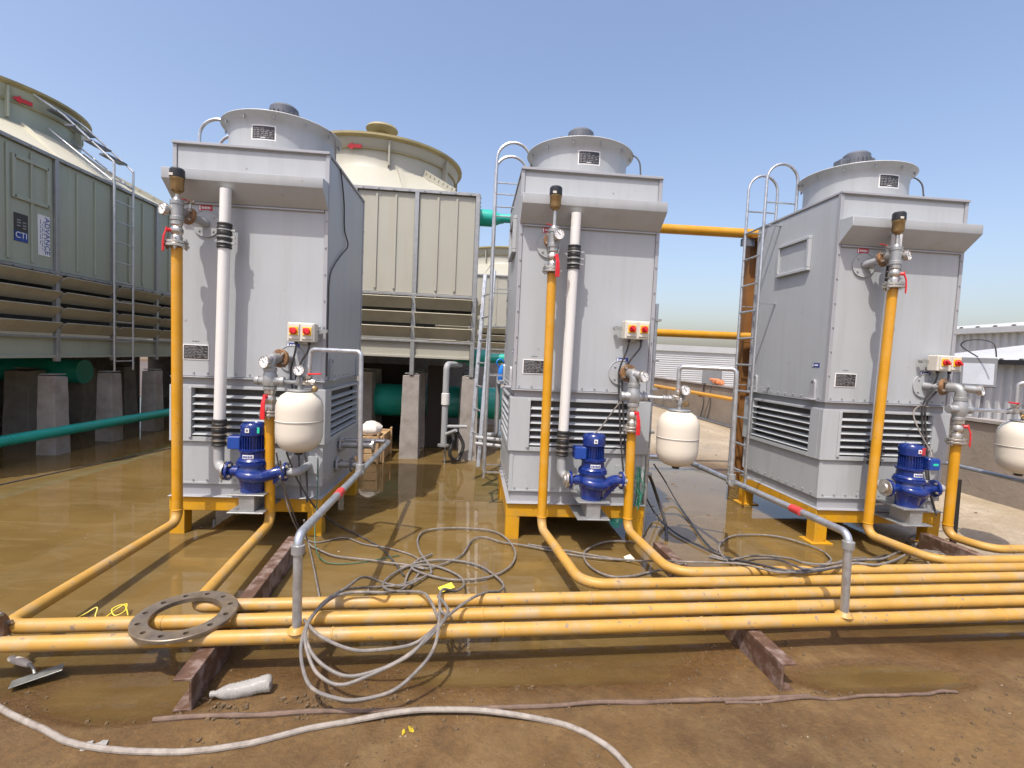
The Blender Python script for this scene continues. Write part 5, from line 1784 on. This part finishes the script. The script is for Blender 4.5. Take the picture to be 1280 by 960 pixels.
# added dark screens, their colour standing in for deep shade
for (x0, x1, y, z, l) in ((-2.9, -1.12, 8.9, 1.30, 'added dark screen painted as deep shade behind the wooden crate'), (-5.05, -3.55, 12.4, 2.1, 'tall added dark screen painted as shade between the left and pale big towers'), (-.72, -.42, 8.0, 1.33, 'narrow added dark screen painted as shade between the two front pillars')):
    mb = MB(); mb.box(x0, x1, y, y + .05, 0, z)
    single(mb, 'added_shade_screen', mat('painted_shade_dark', (.045, .035, .028, 1), .9, 0, .2, 4), l, 'screen', None, .004)


# ------------------------------------------------------------------ green PVC pipes
def green(pts, r, lab, rad=.15, flg=(), grp='green water pipes'):
    t = thing('green_pipe', lab, 'pipe', pts[0], grp)
    path = fillet(pts, rad, 8)
    MB().tube(path, r, 22).build('pipe', M['greenpipe'], t)
    for (c, d, rr, L) in flg:
        mb = MB(); mb.lathe(c, d, [(r, 0), (rr, .008), (rr, L), (r, L + .008)], 26); mb.build('socket', M['greenpipe'], t)
    return t

green([(-5.47, 4.2, .29), (-5.36, 6.1, .30), (-5.20, 9.2, .30), (-5.17, 11.0, .30)], .066, 'slim green pipe lying low along the foot of the left big tower', .05)
green([(-9.5, 8.2, 1.02), (-6.1, 8.3, .99)], .19, 'thick green pipe in the shade behind the left pillars', .1)
t = green([(-.10, 7.75, 3.63), (.62, 7.72, 3.64), (.95, 7.72, 3.64)], .065, 'green pipe with a reducer leaving the top corner of the pale tower', .05)
mb = MB(); mb.lathe((-.03, 7.75, 3.63), (1, 0, 0), [(.125, 0), (.125, .20), (.118, .24), (.070, .36), (.066, .40)], 26); mb.build('reducer', M['greenpipe'], t)
t = green([(-.30, 7.9, 1.47), (.75, 7.9, 1.50)], .075, 'green pipe with a ribbed coupling below the basin of the pale tower', .05)
mb = MB(); mb.lathe((-.10, 7.9, 1.475), (1, 0, .03), [(.13, 0), (.13, .10), (.142, .11), (.142, .14), (.13, .15), (.13, .26), (.10, .32), (.08, .34)], 26); mb.build('coupling', M['greenpipe'], t)
green([(-3.2, 8.45, .70), (1.3, 8.45, .72)], .27, 'thick green header pipe in the shade behind the front pillars', .1, [((-.85, 8.45, .71), (1, 0, 0), .292, .14)])
green([(2.2, 8.2, .95), (2.32, 7.4, .95), (2.32, 7.2, .20)], .10, 'green elbow showing between the second unit and its round tank', .12)

# ------------------------------------------------------------------ grey standpipe, leaning channel ladder, conduits by the pale tower
t = thing('drain_standpipe', 'grey plastic standpipe bent at the top, between the two stained pillars', 'pipe', (-.37, 6.9, 0))
MB().tube(fillet([(-.20, 7.35, 1.375), (-.37, 6.9, 1.385), (-.372, 6.9, .28)], .07, 8), .043, 16).build('pipe', M['greyplast'], t)
mb = MB(); mb.lathe((-.37, 6.9, .82), (0, 0, 1), [(.043, 0), (.056, .006), (.056, .16), (.043, .166)], 18); mb.build('socket', M['white'], t)
mb = MB(); mb.lathe((-.372, 6.9, .24), (0, 0, 1), [(.050, 0), (.085, .004), (.085, .03), (.050, .036)], 18); mb.build('flange', M['galdull'], t)
MB().tube([(-.37, 6.9, .52), (-.06, 6.95, .52)], .024, 10).build('side_pipe', M['greyplast'], t)
MB().tube([(-.34, 6.85, .42), (-.20, 6.72, .50)], .024, 10).build('side_pipe', M['greyplast'], t)
MB().tube([(-.35, 6.9, 0), (-.35, 6.9, .26)], .012, 8).build('leg', M['galdull'], t)
mb = MB(); mb.tube(spline([(-.30, 6.95, .48), (-.24, 6.9, .35), (-.28, 6.85, .15), (-.18, 6.9, .05), (-.10, 6.95, .25), (-.20, 6.98, .45)], 8), .025, 8)
single(mb, 'hose', M['black'], 'black hose bent around the foot of the grey standpipe', 'hose')

t = thing('leaning_ladder', 'galvanised channel ladder leaning behind the second unit', 'ladder', (.12, 5.75, 0))
for dx, dy in ((0, 0), (-.10, .33)):
    mb = MB(); mb.bar((.10 + dx, 5.65 + dy, .25), (.20 + dx, 6.0 + dy, 2.55), .045, .03); mb.build('rail', M['gal'], t, .003)
for i in range(7):
    z = .6 + i * .28
    k = (z - .25) / 2.3
    a = V(.10 + .10 * k, 5.65 + .35 * k, z)
    MB().tube([a, a + V(-.10, .33, 0)], .011, 6).build('rung', M['gal'], t)
for z, y, l in ((.60, 5.62, 'upper pale pipe running from the leaning ladder to the second unit'), (.535, 5.58, 'lower pale pipe running from the leaning ladder to the second unit')):
    mb = MB(); mb.tube([(.06, y, z), (.60, 5.40, z - .01)], .022, 10)
    single(mb, 'drain_pipe', M['greyplast'], l, 'pipe')
t = thing('conduit', 'grey conduit with a threaded joint standing behind the second unit', 'pipe', (.33, 6.0, 0))
MB().tube([(.40, 6.0, 0), (.41, 6.0, 2.25)], .026, 12).build('pipe', M['galdull'], t)
mb = MB(); mb.lathe((.41, 6.0, 1.95), (0, 0, 1), [(.026, 0), (.036, .005), (.036, .10), (.026, .105)], 12); mb.build('socket', M['galdull'], t)
for z in (.62, .80, 1.1):
    mb = MB(); mb.box(.36, .45, 5.95, 6.05, z, z + .03); mb.build('clamp', M['gal'], t, .002)
mb = MB(); mb.tube(fillet([(.31, 6.05, 1.30), (.31, 6.05, .56), (.10, 6.05, .56)], .05, 5), .030, 12)
single(mb, 'pipe_stub', M['greyplast'], 'grey plastic pipe behind the leaning ladder under the blue drum', 'pipe')
t = thing('pipe_stand', 'bracket arm holding the blue drum behind the second unit', 'bracket', (.38, 5.75, 1.22))
mb = MB(); mb.box(.28, .50, 5.60, 6.02, 1.215, 1.235); mb.build('arm', M['gal'], t, .002)
t = thing('blue_drum', 'small bright blue plastic drum beside the upper left edge of the second unit', 'drum', (.385, 5.72, 1.236))
mb = MB(); mb.lathe((.385, 5.72, 1.237), (0, 0, 1), [(.04, 0), (.085, .006), (.100, .03), (.104, .10), (.100, .15), (.075, .19), (.045, .205), (.035, .21)], 24); mb.build('body', M['bluedrum'], t, 0, 40)
mb = MB(); mb.lathe((.385, 5.72, 1.447), (0, 0, 1), [(.038, 0), (.038, .018), (.03, .022)], 16); mb.build('cap', M['bluedrum'], t)
mb = MB(); mb.tube(spline([(.30, 5.70, 1.40), (.26, 5.68, 1.46), (.30, 5.69, 1.50), (.36, 5.71, 1.46)], 5), .008, 6); mb.build('handle', M['bluedrum'], t)

# ------------------------------------------------------------------ crate with a sack beside the first unit
t = thing('wooden_crate', 'open wooden plank crate standing in the water beside the first unit', 'crate', (-1.38, 7.16, 0))
x0, x1, y0, y1 = -1.57, -1.20, 6.80, 7.52
for z in (.01, .13, .25):
    for (a, b, c, d) in ((x0, x1, y0, y0 + .022), (x0, x1, y1 - .022, y1), (x0, x0 + .022, y0 + .024, y1 - .024), (x1 - .022, x1, y0 + .024, y1 - .024)):
        mb = MB(); mb.box(a, b, c, d, z, z + .112); mb.build('plank', M['wood'], t, .003)
for (x, y) in ((x1 + .014, y0 + .05), (x1 + .014, y1 - .05), (x1 - .05, y0 - .014), (x0 + .05, y0 - .014)):
    mb = MB(); mb.box(x - .013, x + .013, y - .03, y + .03, .0, .40); mb.build('batten', M['wood'], t, .003)
for i in range(4):
    mb = MB(); mb.box(x0 + .025, x1 - .025, y0 + .03 + i * .165, y0 + .185 + i * .165, .32, .338); mb.build('plank', M['wood'], t, .003)
mb = MB()
rn = random.Random(5)
vs, fs = [], []
n1, n2 = 14, 10
for j in range(n2 + 1):
    ph = -pi / 2 + pi * j / n2
    for i in range(n1):
        th = 2 * pi * i / n1
        k = 1 + .18 * mnoise.noise(V(cos(th) * 2, sin(th) * 2, ph * 1.7))
        vs.append((-1.40 + .15 * k * cos(ph) * cos(th), 7.06 + .20 * k * cos(ph) * sin(th), .425 + (.11 * k * sin(ph))))
for j in range(n2):
    for i in range(n1):
        fs.append((j * n1 + i, j * n1 + (i + 1) % n1, (j + 1) * n1 + (i + 1) % n1, (j + 1) * n1 + i))
mb.poly(vs, fs)
single(mb, 'sack', M['bag'], 'crumpled white sack lying on the wooden crate', 'sack')

# ------------------------------------------------------------------ overhead yellow pipes and their post
mb = MB(); mb.tube([(.95, 6.05, 3.18), (3.62, 6.05, 3.20)], .058, 20)
single(mb, 'overhead_pipe', M['yellow'], 'upper yellow pipe bridging high between the second and third units', 'pipe', 'overhead yellow pipes')
mb = MB(); mb.tube([(1.2, 6.05, 1.905), (3.9, 6.05, 1.925)], .047, 18)
single(mb, 'overhead_pipe', M['yellow'], 'lower yellow pipe bridging at mid height between the second and third units', 'pipe', 'overhead yellow pipes')
t = thing('pipe_post', 'brown steel post behind the ladder of the third unit carrying yellow pipes', 'post', (3.32, 6.14, 0))
mb = MB()
mb.box(3.255, 3.262, 6.12, 6.24, -.03, 3.13); mb.box(3.378, 3.385, 6.12, 6.24, -.03, 3.13); mb.box(3.2621, 3.3779, 6.175, 6.183, -.03, 3.13)
mb.v = [p + V(.17, 0, 0) for p in mb.v]
mb.build('column', M['brownpost'], t, .001)
mb = MB(); mb.box(3.37, 3.61, 5.96, 6.22, 3.131, 3.141); mb.build('head_plate', M['brownpost'], t, .001)
mb = MB(); mb.bar((3.27, 6.05, 3.085), (3.43, 6.05, 3.085), .05, .09); mb.build('bracket', M['motor'], t, .003)
mb = MB(); mb.box(3.38, 3.60, 5.97, 6.1195, 1.845, 1.857); mb.build('bracket', M['brownpost'], t, .001)
mb = MB(); mb.tube([(6.15, 30, .74), (6.15, 9.6, .74)], .052, 16)
t = single(mb, 'parapet_pipe', M['yellow'], 'yellow pipe running along the inside of the parapet wall', 'pipe')
for y in (11.0, 13.0, 16.0):
    mb = MB(); mb.box(6.10, 6.449, y - .03, y + .03, .660, .687); mb.build('bracket', M['brownpost'], t, .002)
for k, (x, z) in enumerate(((6.30, .05), (6.38, .05))):
    mb = MB(); mb.tube([(x, 30, z), (x, 8.0, z)], .022, 8)
    single(mb, 'floor_conduit', M['galdull'], ('outer' if k == 0 else 'inner') + ' grey conduit lying at the foot of the parapet', 'pipe')

# flood lights on the parapet
def floodlight(lab, x, y, z, w, h, yaw, tilt):
    t = thing('flood_light', lab, 'flood light', (x, y, z - h / 2 - .05))
    Mx = Matrix.Translation((x, y, z)) @ Matrix.Rotation(yaw, 4, 'Z') @ Matrix.Rotation(tilt, 4, 'X')
    def part(b, nm, m, par, bev=.003):
        mb = MB(); mb.box(*b); mb.v = [Mx @ p for p in mb.v]
        return mb.build(nm, m, par, bev)
    hs = part((-w / 2, w / 2, -.03, .03, -h / 2, h / 2), 'housing', M['flood'], t, .008)
    part((-w / 2 + .03, w / 2 - .03, -.034, -.0305, -h / 2 + .03, h / 2 - .075), 'lamp_glass', M['screen'], hs, .001)
    for i in range(6):
        part((-w / 2 + .03 + i * (w - .07) / 5.5, -w / 2 + .04 + i * (w - .07) / 5.5, .0305, .05, -h / 2 + .03, h / 2 - .03), 'fin', M['flood'], hs, 0)
    mb = MB(); mb.bar((x - w * .3, y, z - h / 2 + .02), (x - w * .3, y + .02, 1.01), .03, .012); mb.bar((x + w * .3, y, z - h / 2 + .02), (x + w * .3, y + .02, 1.01), .03, .012); mb.build('yoke', M['flood'], t)
    return t
floodlight('grey flood light with a pale lens on the parapet behind the rightmost valve', 6.52, 5.95, 1.60, .36, .38, radians(-38), radians(-8))
floodlight('dark flood light on the parapet between the second and third units', 6.56, 13.2, 1.22, .50, .44, radians(150), radians(10))
mb = MB(); mb.tube(spline([(6.50, 5.95, 1.80), (6.46, 6.15, 1.95), (6.44, 6.0, 2.02), (6.46, 5.75, 1.98), (6.50, 5.72, 1.80)], 8), .008, 6)
single(mb, 'cable', M['cabledk'], 'black cable looping over the pale flood light', 'cable')
mb = MB()
rn = random.Random(11)
for i in range(5):
    c = V(6.5, 12.75 + rn.uniform(-.22, .2), 1.04 + rn.uniform(0, .10))
    mb.obox(c, V(rn.uniform(.05, .1), rn.uniform(-.03, .03), .0), V(rn.uniform(-.03, .03), rn.uniform(.08, .16), rn.uniform(-.03, .03)), V(0, 0, rn.uniform(.03, .05)))
single(mb, 'rag', M['orange'], 'crumpled orange rag on the parapet beside the dark flood light', 'rag', None, .015)
for i, y in enumerate((12.95, 13.35)):
    mb = MB(); mb.tube(spline([(6.48, y, 1.02), (6.43, y + .03, .9), (6.42, y - .05, .5), (6.40, y + .05, .05)], 6), .012, 6)
    single(mb, 'cable', M['cabledk'], ('nearer' if i == 0 else 'farther') + ' black cable hanging down the parapet below the dark flood light', 'cable')
mb = MB(); mb.bar((4.285, 3.98, .02), (4.255, 3.96, .645), .055, .022, up=(0, 1, 0))
single(mb, 'black_plank', M['blackpl'], 'dark upright strip leaning behind the rightmost yellow riser', 'plank', None, .003)

# ------------------------------------------------------------------ cables
CL = {
 'coil_a': ('outermost loop of the grey cable coil hanging over the front pipe', .0078, 'cable', 'loops of the grey cable coil'),
 'coil_b': ('middle loop of the grey cable coil hanging over the front pipe', .0078, 'cable', 'loops of the grey cable coil'),
 'coil_c': ('inner loop of the grey cable coil trailing back over the pipes', .0078, 'cable', 'loops of the grey cable coil'),
 'coil_d': ('topmost loop of the grey cable coil crossing from the galvanised post', .0078, 'cable', 'loops of the grey cable coil'),
 'coil_e': ('short strand of grey cable crossing the second and third pipes at the coil', .0080, 'cable', 'loops of the grey cable coil'),
 'loop_f': ('wide loop of grey cable lying in the water behind the pipes', .0080, 'cable', None),
 'line_g': ('grey cable running from the coil past the front of the second unit', .0070, 'cable', None),
 'line_h': ('grey cable trailing from the galvanised post into the water', .0065, 'cable', None),
 't1_a': ('pale cable hanging below the first tank nearest its riser', .0060, 'cable', None),
 't1_b': ('dark cable falling below the first tank toward the coil', .0065, 'cabledk', None),
 't1_c': ('pale cable dropping below the first tank behind the post', .0060, 'cable', None),
 'r_hose': ('thick dark hose leaning at the right corner of the second unit', .0150, 'cabledk', None),
 'r_j': ('dark cable sweeping from beneath the second tank onto the pipes', .0080, 'cabledk', None),
 'r_k': ('dark cable sweeping from the second unit down to the pipes', .0080, 'cabledk', None),
 'r_l': ('dark cable loop lying in the water in front of the third unit', .0080, 'cable', None),
 'r_m': ('grey cable lying along the fifth pipe near the second post', .0085, 'cable', 'grey cables bundled on the rear pipes'),
 'r_m2': ('grey cable crossing the fourth pipe near the second post', .0085, 'cable', 'grey cables bundled on the rear pipes'),
 'r_n': ('loop of grey cable between the two risers of the second unit', .0080, 'cable', None),
 'r_o': ('grey cable lying straight in front of the second unit', .0070, 'cable', None),
}
for k, (l, r, m, g) in CL.items():
    cable(l, CABLE_PATHS[k], r, M[m], 'cable', g, 9, 8)
mb = MB(); mb.tube(on_ground(spline(CABLE_PATHS['hose_fg'], 8), .0115), .0115, 10)
single(mb, 'hose', M['hose'], 'dusty pale hose curving across the muddy foreground', 'hose')
cable('thin dark cable lying across the flooded floor at left', [(-4.95, 4.4, .006), (-4.739, 5.34, .006), (-4.5, 6.35, .006), (-4.259, 7.387, .006), (-4.0, 8.6, .006)], .008, M['cabledk'])
rn = random.Random(21)
cable('tangled grey cable heaped under the third unit behind the rear pipes', [(4.0 + rn.uniform(-.38, .25), 3.75 + rn.uniform(-.15, .22), .02 + .018 * (j % 3)) for j in range(22)], .006, M['cable'], 'cable')

# ------------------------------------------------------------------ foreground things
# steel ring flange lying on the pipes
def ring_flange():
    ro, ri, th, nh, rb, rh = .222, .150, .020, 12, .187, .0125
    me = MB().lathe((0, 0, 0), (0, 0, 1), [(ri, 0), (ro - .003, 0), (ro, .003), (ro, th - .003), (ro - .003, th), (ri, th)], 96, True)
    a = bpy.data.objects.new('ring_tmp', me.mesh('ring_tmp')); link(a)
    mb = MB()
    for k in range(nh):
        q = 2 * pi * (k + .3) / nh
        mb.cyl((rb * cos(q), rb * sin(q), -.05), (rb * cos(q), rb * sin(q), .07), rh, n=16)
    b = bpy.data.objects.new('hole_tmp', mb.mesh('hole_tmp')); link(b)
    md = a.modifiers.new('b', 'BOOLEAN'); md.operation = 'DIFFERENCE'; md.object = b; md.solver = 'EXACT'
    bpy.context.view_layer.update()
    me2 = bpy.data.meshes.new_from_object(a.evaluated_get(bpy.context.evaluated_depsgraph_get()))
    bpy.data.objects.remove(a); bpy.data.objects.remove(b)
    me2.name = 'ring_flange'
    for p in me2.polygons:
        p.use_smooth = True
    me2.set_sharp_from_angle(angle=radians(35))
    me2.materials.clear(); me2.materials.append(M['ring'])
    o = link(bpy.data.objects.new('ring_flange', me2))
    o.location = (-1.335, 2.435, PZ + PRL + .003)
    o.rotation_euler = (radians(1.2), radians(-.6), radians(20))
    tag(o, 'loose steel ring flange with bolt holes lying on the front pipes at left', 'flange')
ring_flange()

# plastic water bottle
t = thing('plastic_bottle', 'crumpled cloudy plastic bottle lying in the mud by the left channel', 'bottle', (-.95, 2.17, .0))
p0, p1 = V(-1.075, 2.145, .032), V(-.835, 2.195, .040)
ax = (p1 - p0).normalized()
L = (p1 - p0).length
prof = [(.0125, .0), (.0135, .010), (.0125, .020), (.014, .026), (.024, .045), (.0335, .066)]
for i in range(9):
    h = .074 + i * .0155
    prof += [(.0350, h), (.0325, h + .008)]
prof += [(.035, L - .022), (.033, L - .008), (.022, L - .002), (.01, L - .006)]
mb = MB(); mb.lathe(p0, ax, prof, 22)
for i, p in enumerate(mb.v):
    q = p - p0
    h = q.dot(ax)
    rad = q - ax * h
    k = 1 + .16 * mnoise.noise(p * 28) - .22 * max(0, mnoise.noise(p * 14 + V(3, 1, 2)))
    mb.v[i] = p0 + ax * h + rad * k + V(0, 0, .012 * sstep(.5 * L, L, h))
mb.build('body', M['pet'], t, 0, 50)

# plastering trowel
t = thing('plastering_trowel', 'plastering trowel with a pale handle lying at the left end of the pipes', 'trowel', (-1.97, 2.31, .0))
mb = MB(); mb.obox((-1.885, 2.285, .028), V(.075, .045, .012), V(-.022, .035, -.006), V(0, 0, .0018)); mb.build('blade', M['trowelsteel'], t, .0008)
mb = MB(); mb.tube(spline([(-1.90, 2.290, .033), (-1.93, 2.315, .050), (-1.97, 2.335, .052)], 5), .006, 8); mb.build('tang', M['trowelsteel'], t)
mb = MB(); mb.tube(spline([(-1.955, 2.33, .050), (-1.985, 2.343, .050), (-2.03, 2.365, .046), (-2.075, 2.385, .042), (-2.09, 2.39, .041)], 5), [.011 + .006 * sin(pi * i / 20) for i in range(21)], 12); mb.build('handle', M['trowelhandle'], t)

# rusty rod, broken in two, along the front
rn = random.Random(8)
for (a, b, r, l) in (((-1.23, 2.022, .016), (1.63, 2.118, .014), .0105, 'long muddy rod lying in front of the two steel channels'), ((1.20, 2.085, .012), (2.40, 2.135, .008), .0075, 'thin broken strip lying at the right end of the muddy rod')):
    pts = []
    for i in range(15):
        q = V(*a).lerp(V(*b), i / 14)
        q.z = ground_h(q.x, q.y) + r * .75
        pts.append(q + V(0, rn.uniform(-.008, .008), rn.uniform(-.002, .003)))
    mb = MB(); mb.tube(spline(pts, 4), [r * rn.uniform(.8, 1.15) for _ in range(57)], 9)
    single(mb, 'rusty_rod', M['rod'], l, 'rod')

mb = MB()
for (c, u, v) in (((-.207, 1.945, .008), (.022, .010, .006), (-.006, .012, 0)), ((-.190, 1.952, .014), (.012, .004, -.006), (-.004, .013, .002)), ((-.225, 1.938, .012), (.008, .004, .006), (-.004, .012, -.002))):
    w = Vector(u).cross(Vector(v)).normalized() * .0012
    mb.obox(c, u, v, w)
single(mb, 'wrapper', M['wrapper'], 'small crumpled yellow and black wrapper on the mud near the camera', 'wrapper')
mb = MB(); mb.tube(spline([(-2.13, 2.70, .010), (-2.07, 2.80, .030), (-2.03, 2.84, .05), (-2.01, 2.80, .012), (-1.97, 2.80, .008), (-1.94, 2.87, .03), (-1.90, 2.88, .05), (-1.885, 2.84, .03), (-1.915, 2.81, .02), (-1.95, 2.84, .04), (-1.90, 2.86, .055), (-1.86, 2.83, .01)], 7), .0032, 5)
single(mb, 'strap', M['tapey'], 'tangled bit of yellow strap behind the left end of the pipes', 'strap')
mb = MB(); mb.obox((-.118, 3.15, .03), (.042, .012, .012), (-.012, .022, .006), (0, 0, .001))
single(mb, 'paper_scrap', M['tapey'], 'pale yellow scrap behind the cable coil', 'scrap')
mb = MB()
for i in range(6):
    mb.obox(V(-1.42 + i * .017, 1.885 + .012 * (i % 2), .012 + .004 * (i % 3)), V(.017, .004 * (-1) ** i, .003), V(-.006, .018, .002 * (-1) ** i), V(0, 0, .0012))
single(mb, 'plastic_scrap', M['pet'], 'torn whitish plastic scrap at the lower left under the hose', 'scrap', None, .001)
mb = MB(); mb.obox((2.55, 3.42, .03), (.025, .008, .004), (-.006, .02, .008), (0, 0, .012))
single(mb, 'brick_chip', M['red'], 'small red chip beside the second galvanised post', 'scrap', None, .003)
mb = MB(); mb.obox((1.27, 3.70, .012), (.03, .01, .006), (-.01, .025, .008), (0, 0, .005))
single(mb, 'plaster_scrap', M['paper'], 'pale plaster scrap in front of the pump of the second unit', 'scrap', None, .002)
mb = MB(); mb.obox((-4.05, 4.3, .006), (.05, .02, .002), (-.01, .03, 0), (0, 0, .004))
single(mb, 'floating_scrap', M['paper'], 'pale scrap floating on the flooded floor at left', 'scrap', None, .002)

# crumbs, chips and mud flakes
def scatter(name, m, n, x0, x1, y0, y1, s0, s1, flat, label, seed, cond=None):
    rn = random.Random(seed)
    mb = MB()
    k = 0
    while k < n:
        x, y = rn.uniform(x0, x1), rn.uniform(y0, y1)
        if cond and not cond(x, y):
            continue
        k += 1
        s = s0 * (s1 / s0) ** (rn.random() ** 2.2)
        z = max(ground_h(x, y), 0 if flood(x, y) > .8 else -1)
        P = []
        a0 = rn.uniform(0, 6.28)
        nn = rn.choice((4, 5, 6))
        for lvl, sc, h in ((0, 1.0, -.2), (1, .75, .55 * flat), ):
            for i in range(nn):
                a = a0 + 2 * pi * i / nn
                rr = s * sc * rn.uniform(.6, 1.15)
                P.append((x + rr * cos(a), y + rr * sin(a), z + s * h * rn.uniform(.7, 1.2)))
        f = [tuple(range(nn))[::-1], tuple(range(nn, 2 * nn))] + [(i, (i + 1) % nn, nn + (i + 1) % nn, nn + i) for i in range(nn)]
        mb.poly(P, f)
    o = single(mb, name, m, label, 'debris')
    return kind(o, 'stuff')
dry = lambda x, y: flood(x, y) < .5 and mnoise.noise(Vector((x * 1.9, y * 2.6, 5))) > -.02
scatter('mud_crumbs', M['debris'], 1300, -1.9, 3.2, 1.5, 2.6, .0022, .013, 1.2, 'brown mud crumbs strewn over the foreground', 1, dry)
scatter('plaster_chips', M['debrislt'], 90, -1.9, 3.4, 1.5, 2.6, .0015, .006, .9, 'pale plaster chips strewn over the foreground', 2, dry)
scatter('mud_clods', M['debris'], 260, -1.15, -.55, 1.98, 2.16, .003, .016, 1.3, 'dark mud clods heaped round the plastic bottle and the rod', 6, lambda x, y: mnoise.noise(Vector((x * 9, y * 9, 1))) > 0)
scatter('mud_clods', M['debris'], 300, -.6, 2.3, 2.0, 2.16, .002, .011, 1.3, 'dark mud clods strewn along the muddy rod', 7, lambda x, y: abs(y - 2.06 - .035 * x) < .05 and mnoise.noise(Vector((x * 5, y * 9, 1))) > -.1)
scatter('mud_flakes', M['leaf'], 60, 1.7, 3.3, 4.2, 7.2, .015, .05, .2, 'dark mud flakes lying in the shallows between the second and third units', 3)
scatter('floor_chips', M['debris'], 160, 3.8, 6.2, 3.4, 12, .006, .025, .6, 'brown chips strewn on the pale dry floor at right', 4, dry)

scatter('floating_scum', M['debrislt'], 150, -4.6, 3.2, 2.9, 7.0, .002, .012, .12, 'pale specks of scum floating on the muddy water', 9, lambda x, y: flood(x, y) > .85 and mnoise.noise(Vector((x * 1.3, y * 1.3, 8))) > 0)
